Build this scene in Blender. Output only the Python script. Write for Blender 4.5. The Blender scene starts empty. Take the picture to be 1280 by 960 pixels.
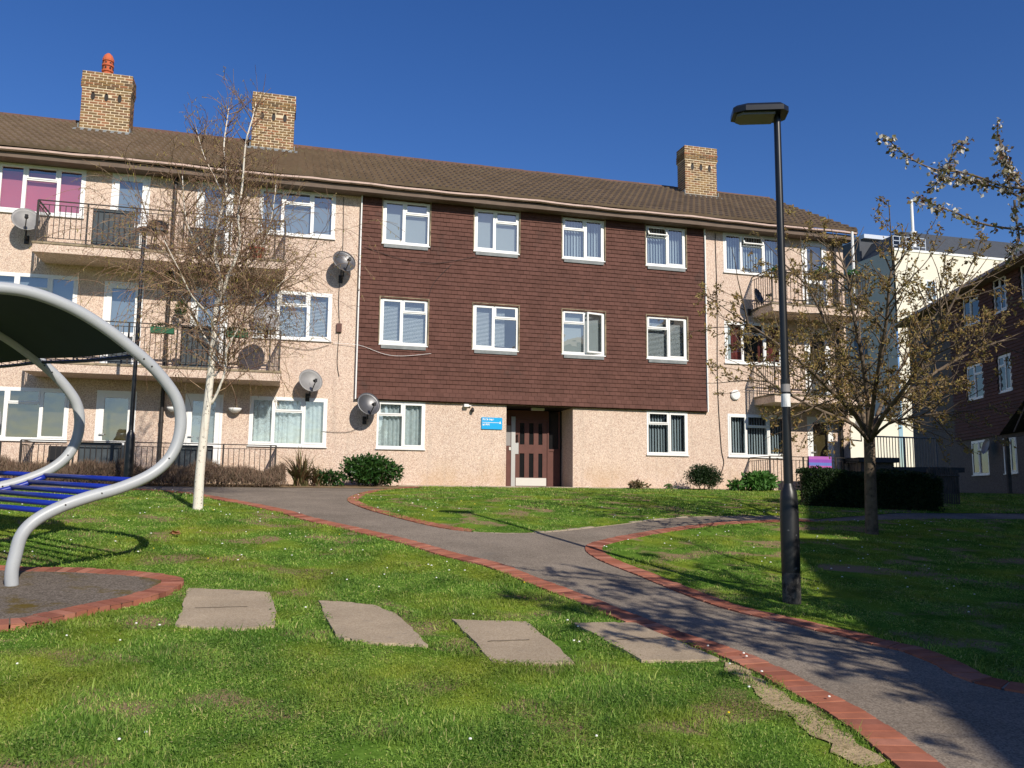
import bpy, bmesh, math, random
import numpy as np
from mathutils import Vector, Matrix
from mathutils.geometry import tessellate_polygon
R = math.radians
random.seed(7); rng = np.random.default_rng(7)
SC = bpy.context.scene; COL = SC.collection
# ---------------------------------------------------------------- camera
F_, PI_, RO_, YA_ = 1076.2, R(7.273), R(0.562), R(15.05)
FWD = Vector((math.sin(YA_)*math.cos(PI_), math.cos(YA_)*math.cos(PI_), math.sin(PI_)))
_rt = Vector((math.cos(YA_), -math.sin(YA_), 0)); _up = _rt.cross(FWD)
RT = _rt*math.cos(RO_) + _up*math.sin(RO_); UP = -_rt*math.sin(RO_) + _up*math.cos(RO_)
cam = bpy.data.cameras.new('camera'); camo = bpy.data.objects.new('camera', cam); COL.objects.link(camo)
cam.sensor_fit = 'HORIZONTAL'; cam.sensor_width = 36; cam.lens = F_/1280*36; cam.clip_end = 2000; cam.clip_start = .05
camo.matrix_world = Matrix((( RT.x, UP.x, -FWD.x, 0), (RT.y, UP.y, -FWD.y, 0), (RT.z, UP.z, -FWD.z, 0), (0, 0, 0, 1)))
SC.camera = camo
# ---------------------------------------------------------------- light
SUNV = Vector((-1.865, 6.49, -4.30)).normalized()      # direction the light travels
w = bpy.data.worlds.new('World'); SC.world = w; w.use_nodes = True
nt = w.node_tree; bg = nt.nodes['Background']; sky = nt.nodes.new('ShaderNodeTexSky')
sky.sky_type = 'NISHITA'; sky.sun_disc = False; sky.sun_elevation = R(32.5); sky.sun_rotation = R(164)
sky.air_density = 1.0; sky.dust_density = 0.3; sky.ozone_density = 4.0; sky.altitude = 0
hs = nt.nodes.new('ShaderNodeHueSaturation'); hs.inputs['Hue'].default_value = .515; hs.inputs['Saturation'].default_value = 1.25; hs.inputs['Value'].default_value = 1.10
nt.links.new(sky.outputs[0], hs.inputs['Color']); nt.links.new(hs.outputs[0], bg.inputs['Color']); bg.inputs['Strength'].default_value = .101
sl = bpy.data.lights.new('sun', 'SUN'); sl.energy = 5.0; sl.angle = R(.55); sl.color = (1, .92, .80)
so = bpy.data.objects.new('sun', sl); COL.objects.link(so); so.rotation_euler = (-SUNV).to_track_quat('Z', 'Y').to_euler(); so.location = (8, -20, 30)
SC.view_settings.view_transform = 'Standard'; SC.view_settings.look = 'None'; SC.view_settings.exposure = 0; SC.view_settings.gamma = 1
SC.render.engine = 'CYCLES'
# ---------------------------------------------------------------- helpers
def C(lat, dep): return (.9657*lat + .2597*dep, -.2597*lat + .9657*dep)      # metres right of / ahead of the camera -> world x, y
_ky = [-60, -20, 0, 4, 7.4, 9, 11, 14, 18, 22, 26, 600]; _kz = [-5, -2.9, -1.6, -1.33, -1.05, -.90, -.66, -.31, 0, .18, .2, .2]
YS = np.arange(-60, 60.01, .4)
ZS = np.mean([np.interp(YS+o, _ky, _kz) for o in (-1, -.5, 0, .5, 1)], axis=0)
def G(y): return float(np.interp(y, YS, ZS))
def ray(px, py): return FWD + RT*((px-640)/F_) + UP*((480-py)/F_)
def gnd(px, py, h=0):
    d = ray(px, py); t = 1.
    while t < 90:
        if d.z*t < G(d.y*t)+h: break
        t += .01
    return (d.x*t, d.y*t)
def fac(px, py, Y=22.):
    d = ray(px, py); t = Y/d.y; return (d.x*t, d.z*t)
def at(px, py, dep):
    return ray(px, py)*dep
class MB:
    def __init__(s, M=None): s.v = []; s.f = []; s.mi = []; s.r = []; s.M = M
    def add(s, vs, fs, mi=0, r=None):
        o = len(s.v)
        if s.M is not None: vs = [tuple(s.M @ Vector(v)) for v in vs]
        s.v += [tuple(v) for v in vs]
        if r is None: r = random.random()
        for f in fs: s.f.append(tuple(i+o for i in f)); s.mi.append(mi); s.r.append(r)
    def box(s, x0, x1, y0, y1, z0, z1, mi=0):
        if x1 < x0: x0, x1 = x1, x0
        if y1 < y0: y0, y1 = y1, y0
        if z1 < z0: z0, z1 = z1, z0
        s.add([(x0,y0,z0),(x1,y0,z0),(x1,y1,z0),(x0,y1,z0),(x0,y0,z1),(x1,y0,z1),(x1,y1,z1),(x0,y1,z1)],
              [(0,3,2,1),(4,5,6,7),(0,1,5,4),(1,2,6,5),(2,3,7,6),(3,0,4,7)], mi)
    def quad(s, a, b, c, d, mi=0, r=None): s.add([a, b, c, d], [(0,1,2,3)], mi, r)
    def tube(s, pts, rad, n=8, mi=0, caps=True, r=None):
        pts = [Vector(p) for p in pts]; k = len(pts)
        if not hasattr(rad, '__len__'): rad = [rad]*k
        vs = []; prev = None
        for i, p in enumerate(pts):
            t = (pts[min(i+1, k-1)] - pts[max(i-1, 0)])
            if t.length < 1e-9: t = Vector((0, 0, 1))
            t.normalize()
            if prev is None:
                u = t.orthogonal().normalized()
            else:
                u = prev - t*prev.dot(t)
                u = u.normalized() if u.length > 1e-6 else t.orthogonal().normalized()
            prev = u; v = t.cross(u)
            for j in range(n):
                a = 2*math.pi*j/n; vs.append(p + u*(rad[i]*math.cos(a)) + v*(rad[i]*math.sin(a)))
        fs = [(i*n+j, i*n+(j+1) % n, (i+1)*n+(j+1) % n, (i+1)*n+j) for i in range(k-1) for j in range(n)]
        if caps and n > 2: fs += [tuple(range(n))[::-1], tuple((k-1)*n+j for j in range(n))]
        s.add(vs, fs, mi, r)
    def lathe(s, c, prof, n=20, mi=0, axis=None):
        c = Vector(c); q = Vector((0,0,1)).rotation_difference(Vector(axis)).to_matrix() if axis else Matrix.Identity(3)
        vs = [c + q @ Vector((r*math.cos(2*math.pi*j/n), r*math.sin(2*math.pi*j/n), z)) for r, z in prof for j in range(n)]
        fs = [(i*n+j, i*n+(j+1) % n, (i+1)*n+(j+1) % n, (i+1)*n+j) for i in range(len(prof)-1) for j in range(n)]
        s.add(vs, fs, mi)
    def build(s, name, mats, parent=None, smooth=False, label=None):
        if not isinstance(mats, (list, tuple)): mats = [mats]
        me = bpy.data.meshes.new(name)
        off = np.array(parent['_o'][:]) if parent is not None else np.zeros(3)
        v = np.array(s.v, dtype=float).reshape(-1, 3) - off
        me.from_pydata(v.tolist(), [], s.f)
        for m in mats: me.materials.append(M[m] if isinstance(m, str) else m)
        me.polygons.foreach_set('material_index', s.mi)
        at_ = me.attributes.new('rnd', 'FLOAT', 'FACE'); at_.data.foreach_set('value', s.r)
        if smooth: me.polygons.foreach_set('use_smooth', [True]*len(me.polygons))
        me.update()
        o = bpy.data.objects.new(name, me); COL.objects.link(o)
        o['_o'] = [float(a) for a in off]
        if parent is not None: o.parent = parent
        if label: o['label'] = label
        return o
def thing(name, loc, label, cat, group=None):
    o = bpy.data.objects.new(name, None); COL.objects.link(o); o.location = loc; o['_o'] = [float(a) for a in loc]
    o['label'] = label; o['category'] = cat
    if group: o['group'] = group
    return o
def tag(o, label, cat, group=None):
    o['label'] = label; o['category'] = cat
    if group: o['group'] = group
    return o
def struct(o, kind='structure'): o['kind'] = kind; return o
def recentre(o):            # move a one-mesh thing's origin to its base
    me = o.data; n = len(me.vertices); co = np.empty(n*3); me.vertices.foreach_get('co', co); co = co.reshape(-1, 3)
    b = np.array([(co[:,0].min()+co[:,0].max())/2, (co[:,1].min()+co[:,1].max())/2, co[:,2].min()])
    me.vertices.foreach_set('co', (co-b).ravel()); o.location = b; me.update(); return o
def spline(pts, n=8):
    P = [Vector(p) for p in pts]; out = []
    for i in range(len(P)-1):
        p0, p1, p2, p3 = P[max(i-1,0)], P[i], P[i+1], P[min(i+2,len(P)-1)]
        for k in range(n):
            t = k/n
            out.append(.5*((2*p1)+(p2-p0)*t+(2*p0-5*p1+4*p2-p3)*t*t+(3*p1-p0-3*p2+p3)*t**3))
    return out + [P[-1]]
# ---------------------------------------------------------------- materials
M = {}
def mat(name, col=(.5,.5,.5), rough=.8, metal=0, spec=.3, var=0, cols=None, bump=None, nscale=None, speck=None, stain=None):
    """col; var = per-piece value change; cols = ramp over the per-piece random; speck = (scale, colours); stain = (scale, colour, low, high)"""
    m = bpy.data.materials.new(name); m.use_nodes = True; t = m.node_tree; N = t.nodes; L = t.links
    b = N['Principled BSDF']; b.inputs['Roughness'].default_value = rough; b.inputs['Metallic'].default_value = metal
    b.inputs['Specular IOR Level'].default_value = spec; b.inputs['Base Color'].default_value = (*col, 1)
    geo = N.new('ShaderNodeNewGeometry'); cur = None
    def mix(fac, a, bb, mode='MIX'):
        x = N.new('ShaderNodeMix'); x.data_type = 'RGBA'; x.blend_type = mode
        if isinstance(fac, (int, float)): x.inputs[0].default_value = fac
        else: L.new(fac, x.inputs[0])
        for i, q in ((6, a), (7, bb)):
            if isinstance(q, tuple): x.inputs[i].default_value = (*q, 1)
            else: L.new(q, x.inputs[i])
        return x.outputs[2]
    def ramp(fac, stops, const=False):
        r = N.new('ShaderNodeValToRGB'); L.new(fac, r.inputs[0]); e = r.color_ramp.elements
        if const: r.color_ramp.interpolation = 'CONSTANT'
        while len(e) < len(stops): e.new(.5)
        for i, (p, c) in enumerate(stops): e[i].position = p; e[i].color = (*c, 1) if len(c) == 3 else c
        return r.outputs[0]
    def noise(scale, detail=4, rgh=.6):
        n = N.new('ShaderNodeTexNoise'); n.inputs['Scale'].default_value = scale; n.inputs['Detail'].default_value = detail; n.inputs['Roughness'].default_value = rgh
        L.new(geo.outputs['Position'], n.inputs['Vector']); return n.outputs[0]
    if cols:
        a = N.new('ShaderNodeAttribute'); a.attribute_name = 'rnd'
        cur = ramp(a.outputs['Fac'], [(i/(len(cols)-1) if len(cols) > 1 else 0, c) for i, c in enumerate(cols)])
    if speck:
        v = N.new('ShaderNodeTexVoronoi'); v.inputs['Scale'].default_value = speck[0]; L.new(geo.outputs['Position'], v.inputs['Vector'])
        sep = N.new('ShaderNodeSeparateColor'); L.new(v.outputs['Color'], sep.inputs[0])
        k = speck[1]; c2 = ramp(sep.outputs[0], [(i/len(k), c) for i, c in enumerate(k)], True)
        cur = c2 if cur is None else mix(.4, cur, c2)
    if cur is None: cur = mix(0., tuple(col), tuple(col))
    if var or nscale:
        n = noise(nscale or 3); g = ramp(n, [(.3, (1-var,)*3), (.7, (1+var,)*3)]); cur = mix(1., cur, g, 'MULTIPLY')
    if stain:
        for sc_, sc_col, lo, hi in (stain if isinstance(stain, list) else [stain]):
            n = noise(sc_, 6, .7); g = ramp(n, [(lo, (0,0,0)), (hi, (1,1,1))]); cur = mix(g, cur, tuple(sc_col))
    if name == 'pebbledash':
        sp = N.new('ShaderNodeSeparateXYZ'); L.new(geo.outputs['Position'], sp.inputs[0])
        mr_ = N.new('ShaderNodeMapRange'); mr_.inputs[1].default_value = .15; mr_.inputs[2].default_value = 1.0; mr_.inputs[3].default_value = 1; mr_.inputs[4].default_value = 0; L.new(sp.outputs[2], mr_.inputs[0])
        n = noise(1.3, 5, .65); g = ramp(n, [(.40, (0,0,0)), (.62, (1,1,1))]); ml_ = N.new('ShaderNodeMath'); ml_.operation = 'MULTIPLY'; L.new(g, ml_.inputs[0]); L.new(mr_.outputs[0], ml_.inputs[1])
        m2 = N.new('ShaderNodeMath'); m2.operation = 'MULTIPLY'; m2.inputs[1].default_value = .6; L.new(ml_.outputs[0], m2.inputs[0]); cur = mix(m2.outputs[0], cur, (.50,.34,.19))
        cx_ = N.new('ShaderNodeCombineXYZ'); ms = N.new('ShaderNodeVectorMath'); ms.operation = 'MULTIPLY'; ms.inputs[1].default_value = (5, 5, .35); L.new(geo.outputs['Position'], ms.inputs[0])
        ns = N.new('ShaderNodeTexNoise'); ns.inputs['Scale'].default_value = 1.; ns.inputs['Detail'].default_value = 5; L.new(ms.outputs[0], ns.inputs['Vector']); g = ramp(ns.outputs[0], [(.56, (0,0,0)), (.80, (.45,.45,.45))]); cur = mix(g, cur, (.36,.29,.24)); N.remove(cx_)
    L.new(cur, b.inputs['Base Color'])
    if bump:
        n = noise(bump[0], 3); bp = N.new('ShaderNodeBump'); bp.inputs['Strength'].default_value = bump[1]; bp.inputs['Distance'].default_value = bump[2] if len(bump) > 2 else .01
        L.new(n, bp.inputs['Height']); L.new(bp.outputs[0], b.inputs['Normal'])
    M[name] = m; return m
mat('pebbledash', speck=(66, [(.63,.47,.37),(.70,.56,.445),(.44,.31,.245),(.65,.51,.415),(.75,.63,.52),(.54,.40,.325)]), rough=.95, var=.06, nscale=.6,
    bump=(90, .5, .012), stain=[(.9, (.42,.31,.24), .62, .80)])
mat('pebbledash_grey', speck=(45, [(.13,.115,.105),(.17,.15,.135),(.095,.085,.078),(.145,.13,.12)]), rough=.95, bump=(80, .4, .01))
mat('hung_tile', cols=[(.094,.039,.028),(.106,.045,.033),(.120,.052,.039),(.100,.042,.030)], rough=.8, var=.14, nscale=1.6, bump=(60, .3, .004), stain=[(5, (.13,.075,.06), .66, .80), (1.2, (.06,.035,.028), .60, .75)])
mat('roof_tile', cols=[(.155,.110,.072),(.175,.125,.082),(.195,.14,.094),(.165,.118,.077)], rough=.9, var=.10, nscale=1.3, bump=(50, .3, .01), stain=(2.3, (.20,.17,.105), .56, .8))
mat('ridge_tile', cols=[(.15,.085,.062),(.12,.07,.052)], rough=.9, var=.1)
mat('gutter', (.52,.38,.32), .6, var=.12, nscale=4, stain=(2.5, (.16,.11,.085), .58, .75))
mat('soffit', (.15,.11,.085), .8, var=.15, nscale=3)
mat('brown_black', (.02,.016,.014), .6)
mat('stock_brick', cols=[(.21,.125,.055),(.29,.18,.08),(.15,.095,.05),(.31,.14,.07),(.11,.08,.05)], rough=.95, var=.16, nscale=5, stain=(3, (.10,.085,.065), .56, .78))
mat('mortar', (.66,.55,.38), .95, var=.1)
mat('lead', (.22,.235,.235), .7, var=.2, nscale=6)
mat('terracotta', (.50,.12,.055), .8, var=.1)
mat('upvc', (.83,.83,.81), .35, spec=.4, var=.03, nscale=9)
mat('upvc_sill', (.78,.78,.76), .4)
mat('room', (.03,.032,.036), .9)
mat('curtain_net', (.62,.68,.68), .95, var=.16, nscale=14)
mat('blind_vertical', cols=[(.40,.46,.49),(.52,.58,.60),(.30,.36,.39)], rough=.9)
mat('blind_slat', (.60,.63,.64), .7)
mat('blind_pink', (.66,.17,.20), .9)
mat('blind_grey', (.27,.31,.35), .9); mat('blind_pale', (.40,.43,.43), .9)  # blind_pale: sky reflection on the upper panes, put into a panel's colour
mat('blind_brown', (.11,.075,.025), .9, var=.3, nscale=3)
mat('curtain_red', (.22,.05,.04), .9, var=.5, nscale=6)
mat('door_panel', (.055,.068,.078), .5, var=.2, nscale=4)
mat('balcony_edge', (.30,.24,.16), .95, var=.35, nscale=3, stain=(5, (.09,.075,.05), .5, .7))
mat('iron', (.028,.023,.020), .5, spec=.4)
mat('post_black', (.012,.013,.015), .33, spec=.5, var=.2, nscale=8)
mat('post_worn', (.012,.013,.015), .4, spec=.5, stain=(7, (.14,.145,.15), .60, .64))
mat('post_bare', (.085,.08,.075), .7, stain=(9, (.015,.015,.016), .46, .55))
mat('sticker', (.72,.74,.74), .5)
mat('dish', (.26,.255,.25), .55, metal=.2, var=.15)
mat('dish_dark', (.12,.12,.125), .4, metal=.5, var=.15)
mat('sign_blue', (.0,.36,.72), .5)
mat('white', (.80,.80,.78), .6)
mat('door_brown', (.115,.045,.035), .5, var=.12, nscale=6)
mat('steel', (.45,.45,.44), .45, metal=.5)
mat('kick', (.62,.60,.55), .5)
mat('notice', (.26,.25,.25), .6)
mat('dark_glass', (.012,.012,.013), .15, spec=.5)
mat('tarmac', speck=(95, [(.225,.185,.145),(.29,.245,.195),(.18,.15,.12),(.255,.213,.17)]), rough=1, spec=.05, var=.20, nscale=1.3, bump=(70, .35, .006), stain=[(1.1, (.18,.16,.135), .58, .75)])
mat('tarmac_pad', speck=(80, [(.15,.125,.10),(.205,.175,.145),(.115,.096,.078)]), rough=1, spec=.05, var=.12, nscale=1.2, bump=(60, .35, .006), stain=[(2.2, (.12,.085,.02), .53, .66)])
mat('paver_brick', cols=[(.29,.105,.066),(.38,.145,.09),(.24,.09,.062),(.43,.19,.13),(.34,.125,.08)], rough=1, spec=.08, var=.16, nscale=7, bump=(60, .3, .004), stain=[(3, (.33,.24,.17), .66, .76)])
mat('paver_joint', (.36,.27,.20), .95, var=.2, nscale=8)
mat('pale_edging', (.40,.33,.25), .95, var=.15, nscale=9)
mat('soil', (.26,.185,.11), 1, spec=0, var=.3, nscale=5, bump=(40, .5, .02))
mat('slab', speck=(120, [(.38,.30,.205),(.44,.36,.26),(.34,.265,.185),(.395,.315,.225)]), rough=1, spec=.05, var=.12, nscale=2.2, bump=(55, .3, .005), stain=[(6, (.21,.185,.15), .60, .78)])
mat('sand', (.42,.32,.19), 1, spec=0, var=.22, nscale=9, bump=(45,.5,.02), stain=[(7, (.20,.16,.07), .55, .68)]); mat('slab_joint', (.16,.13,.09), 1, spec=0, var=.4, nscale=20); mat('play_tube', (.40,.42,.44), .42, spec=.5, var=.05, nscale=5, stain=(13, (.30,.31,.31), .62, .75))
mat('play_navy', (.008,.012,.06), .4); mat('play_blue', (.010,.028,.30), .35, spec=.5)
mat('canopy_fabric', (.022,.036,.040), .7, var=.1)
mat('canopy_top', (.30,.32,.36), .8)
mat('birch_bark', (.72,.67,.58), .85, stain=[(22, (.09,.07,.055), .60, .64), (3, (.60,.46,.32), .56, .74)])
mat('birch_twig', cols=[(.30,.20,.12),(.17,.085,.06),(.40,.29,.18)], rough=.8)
mat('catkin', cols=[(.30,.26,.06),(.22,.16,.06),(.12,.08,.05)], rough=.9)
mat('cherry_bark', (.16,.12,.085), .9, var=.3, nscale=12, bump=(30, .6, .02), stain=(9, (.07,.055,.042), .5, .65))
mat('dead_hedge', cols=[(.14,.085,.06),(.20,.13,.09),(.11,.085,.05),(.25,.18,.13)], rough=1)
mat('cream_render', (.74,.69,.58), .9, var=.04, nscale=.5)
mat('grey_cladding', (.58,.53,.48), .8, var=.06, nscale=1)
mat('slate', (.055,.062,.075), .6, var=.1)
mat('alu', (.5,.54,.6), .4, metal=.3)
mat('daisy', (.85,.85,.80), .8)
mat('daisy_yellow', (.75,.55,.02), .8)
mat('dead_leaf', (.30,.15,.07), .9)
mat('black_plastic', (.015,.015,.017), .5)
mat('pot_red', (.50,.07,.03), .6)
mat('pot_green', (.02,.11,.055), .7)
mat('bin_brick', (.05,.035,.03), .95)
mat('paling', (.10,.085,.07), .95, var=.3, nscale=5)
mat('roof_felt', (.06,.06,.06), .9)
def leafmat(name, cols, trans=.35, rough=.6):
    m = bpy.data.materials.new(name); m.use_nodes = True; t = m.node_tree; N = t.nodes; L = t.links
    b = N['Principled BSDF']; b.inputs['Roughness'].default_value = rough; b.inputs['Specular IOR Level'].default_value = .3
    a = N.new('ShaderNodeAttribute'); a.attribute_name = 'rnd'; r = N.new('ShaderNodeValToRGB'); L.new(a.outputs['Fac'], r.inputs[0])
    e = r.color_ramp.elements
    while len(e) < len(cols): e.new(.5)
    for i, c in enumerate(cols): e[i].position = i/(len(cols)-1); e[i].color = (*c, 1)
    L.new(r.outputs[0], b.inputs['Base Color'])
    tr = N.new('ShaderNodeBsdfTranslucent'); L.new(r.outputs[0], tr.inputs[0]); mx = N.new('ShaderNodeMixShader'); mx.inputs[0].default_value = trans
    L.new(b.outputs[0], mx.inputs[1]); L.new(tr.outputs[0], mx.inputs[2]); L.new(mx.outputs[0], N['Material Output'].inputs[0]); M[name] = m; return m
leafmat('cherry_leaf', [(.24,.135,.05),(.33,.23,.075),(.28,.24,.07),(.42,.31,.12),(.20,.11,.05)])
leafmat('blossom', [(.75,.70,.66),(.80,.62,.62),(.62,.62,.42)], .4)
leafmat('bud', [(.16,.14,.05),(.22,.20,.08),(.14,.06,.04),(.70,.66,.58),(.75,.72,.66)], .3)
leafmat('laurel_leaf', [(.012,.045,.010),(.03,.085,.015),(.022,.065,.012),(.05,.11,.02)], .15, .35)
leafmat('privet_leaf', [(.010,.028,.008),(.02,.045,.012),(.03,.055,.015)], .15, .5)
leafmat('bright_leaf', [(.06,.16,.03),(.09,.22,.04),(.04,.12,.02)], .3)
leafmat('strap_leaf', [(.18,.13,.06),(.11,.13,.05),(.26,.18,.10),(.15,.08,.05)], .2)
def glass(name, refl=.16, tint=(.86,.92,.95)):
    m = bpy.data.materials.new(name); m.use_nodes = True; t = m.node_tree; N = t.nodes; L = t.links; N.remove(N['Principled BSDF'])
    tr = N.new('ShaderNodeBsdfTransparent'); tr.inputs[0].default_value = (*tint, 1); gl = N.new('ShaderNodeBsdfGlossy'); gl.inputs['Roughness'].default_value = .02; gl.inputs[0].default_value = (1, .93, .84, 1)
    fr = N.new('ShaderNodeFresnel'); fr.inputs[0].default_value = 1.5; ma = N.new('ShaderNodeMath'); ma.operation = 'ADD'; ma.inputs[1].default_value = refl; ma.use_clamp = True
    L.new(fr.outputs[0], ma.inputs[0]); mx = N.new('ShaderNodeMixShader'); L.new(ma.outputs[0], mx.inputs[0]); L.new(tr.outputs[0], mx.inputs[1]); L.new(gl.outputs[0], mx.inputs[2])
    nz = N.new('ShaderNodeTexNoise'); nz.inputs['Scale'].default_value = 1.7; g = N.new('ShaderNodeNewGeometry'); L.new(g.outputs['Position'], nz.inputs['Vector'])
    bp = N.new('ShaderNodeBump'); bp.inputs['Strength'].default_value = .12; bp.inputs['Distance'].default_value = .05; L.new(nz.outputs[0], bp.inputs['Height']); L.new(bp.outputs[0], gl.inputs['Normal'])
    L.new(mx.outputs[0], N['Material Output'].inputs[0]); M[name] = m
glass('glass', .22); glass('glass_dim', .03); glass('lamp_glass', .12, (.55,.52,.45))
def grassmat(name, blade):
    m = bpy.data.materials.new(name); m.use_nodes = True; t = m.node_tree; N = t.nodes; L = t.links
    b = N['Principled BSDF']; b.inputs['Roughness'].default_value = .6 if blade else 1; b.inputs['Specular IOR Level'].default_value = .3 if blade else 0
    g = N.new('ShaderNodeNewGeometry')
    def noise(s, d=4):
        n = N.new('ShaderNodeTexNoise'); n.inputs['Scale'].default_value = s; n.inputs['Detail'].default_value = d; L.new(g.outputs['Position'], n.inputs['Vector']); return n.outputs[0]
    def ramp(f, st):
        r = N.new('ShaderNodeValToRGB'); L.new(f, r.inputs[0]); e = r.color_ramp.elements
        while len(e) < len(st): e.new(.5)
        for i, (p, c) in enumerate(st): e[i].position = p; e[i].color = (*c, 1)
        return r.outputs[0]
    def mix(f, a, c, mode='MIX'):
        x = N.new('ShaderNodeMix'); x.data_type = 'RGBA'; x.blend_type = mode
        if isinstance(f, float): x.inputs[0].default_value = f
        else: L.new(f, x.inputs[0])
        for i, q in ((6, a), (7, c)):
            if isinstance(q, tuple): x.inputs[i].default_value = (*q, 1)
            else: L.new(q, x.inputs[i])
        return x.outputs[2]
    if blade:
        a = N.new('ShaderNodeAttribute'); a.attribute_name = 'rnd'
        base = ramp(a.outputs['Fac'], [(0, (.09,.18,.028)), (.45, (.18,.32,.05)), (.8, (.28,.43,.085)), (.93, (.42,.48,.13)), (1, (.55,.48,.25))])
    else:
        base = ramp(noise(30), [(.3, (.06,.12,.016)), (.7, (.12,.22,.034))])
    yel = ramp(noise(1.1, 7), [(.47, (0,0,0)), (.66, (1,1,1))])
    yc = mix(.62, base, (.24,.27,.03)); base = mix(yel, base, yc)
    dk = ramp(noise(2.3, 7), [(.36, (.72,.80,.72)), (.60, (1.25,1.2,1.15))]); base = mix(1., base, dk, 'MULTIPLY')
    if not blade:
        so_ = ramp(noise(1.6, 7), [(.54, (0,0,0)), (.62, (1,1,1))]); base = mix(so_, base, (.27,.19,.11))
    L.new(base, b.inputs['Base Color'])
    if blade:
        tr = N.new('ShaderNodeBsdfTranslucent'); L.new(base, tr.inputs[0]); mx = N.new('ShaderNodeMixShader'); mx.inputs[0].default_value = .38
        L.new(b.outputs[0], mx.inputs[1]); L.new(tr.outputs[0], mx.inputs[2]); L.new(mx.outputs[0], N['Material Output'].inputs[0])
    M[name] = m
grassmat('grass_blade', True); grassmat('turf', False)
# ---------------------------------------------------------------- ground
def sheet(name, poly, dz, m, kind='structure', parent=None):
    q_ = [poly[0]]
    for p in poly[1:]:
        if math.hypot(p[0]-q_[-1][0], p[1]-q_[-1][1]) > .004: q_.append(p)
    poly = q_; bm = bmesh.new(); vs = [bm.verts.new((x, y, 0)) for x, y in poly]
    for t in tessellate_polygon([[Vector((x, y, 0)) for x, y in poly]]):
        if len(set(t)) == 3: bm.faces.new([vs[i] for i in t])
    ys = [p[1] for p in poly]
    for y in YS:
        if min(ys) < y < max(ys):
            bmesh.ops.bisect_plane(bm, geom=bm.verts[:]+bm.edges[:]+bm.faces[:], plane_co=(0, y, 0), plane_no=(0, 1, 0), dist=1e-5)
    for v in bm.verts: v.co.z = G(v.co.y)+dz
    bmesh.ops.recalc_face_normals(bm, faces=bm.faces[:])
    if sum(f.normal.z for f in bm.faces) < 0: bmesh.ops.reverse_faces(bm, faces=bm.faces[:])
    me = bpy.data.meshes.new(name); bm.to_mesh(me); bm.free(); me.materials.append(M[m])
    o = bpy.data.objects.new(name, me); COL.objects.link(o)
    if kind: o['kind'] = kind
    return o
g = MB(); ysg = [-400]+list(YS[::1])+[400, 900]
for a, b in zip(ysg[:-1], ysg[1:]): g.quad((-600, a, G(a)), (900, a, G(a)), (900, b, G(b)), (-600, b, G(b)))
struct(g.build('ground', 'turf'))
pxl = lambda L_: [gnd(*p) for p in L_]
low = [(-14, 18.3), (-6, 18.2)] + pxl([(165,612),(240,617),(300,627),(360,639),(400,650),(500,673),(575,694),(625,706),(675,725),(737,748),(787,768),(850,792),(930,818),(980,840),(1030,866),(1080,892),(1130,925),(1177,960),(1245,1016),(1330,1096)]) + [(4.0, 1.2)]
low = [(p.x, p.y) for p in spline([Vector((*p, 0)) for p in low], 5)]
rl = pxl([(1020,653),(975,653.5),(912,656.5),(850,664),(800,672.5),(766,680),(753,685.5),(757,693),(775,703),(812,717),(850,732),(925,759),(1000,776),(1035,785),(1070,792),(1105,802),(1150,812),(1200,830),(1280,858)]) + [(6.3, 4.2), (7.5, 2.0)]
rls = [(p.x, p.y) for p in spline([Vector((*p, 0)) for p in rl], 5)]
ml = pxl([(520,609),(475,612.5),(447,618),(434,625),(444,632),(470,641),(520,654),(560,662),(600,666),(650,667),(700,664.5),(775,656),(850,647.5),(925,645.5),(975,646.5),(1020,650)])
mls = [(p.x, p.y) for p in spline([Vector((*p, 0)) for p in ml], 5)]
FAR = [(20, 13.2), (30, 13.4)]
path_poly = low + [(7.5, 1.2)] + [(8, 5), (30, 5), (30, 21.97), (-14, 21.97)]
sheet('path', path_poly, .004, 'tarmac')
lawn_mid = mls + [(11.5, 14.2), (24, 14.3), (24, 21.2), (8.6, 21.6), (3.3, 21.3)]
lawn_right = rls[::-1] + [(11, 13.3), (24, 13.5), (24, 2)]
bed = [(-14, 19.5), (3.3, 19.9), (3.3, 21.96), (-14, 21.96)]
sheet('lawn', lawn_mid, .012, 'turf'); sheet('lawn', lawn_right, .012, 'turf'); sheet('planting_bed', bed, .012, 'soil')
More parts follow.
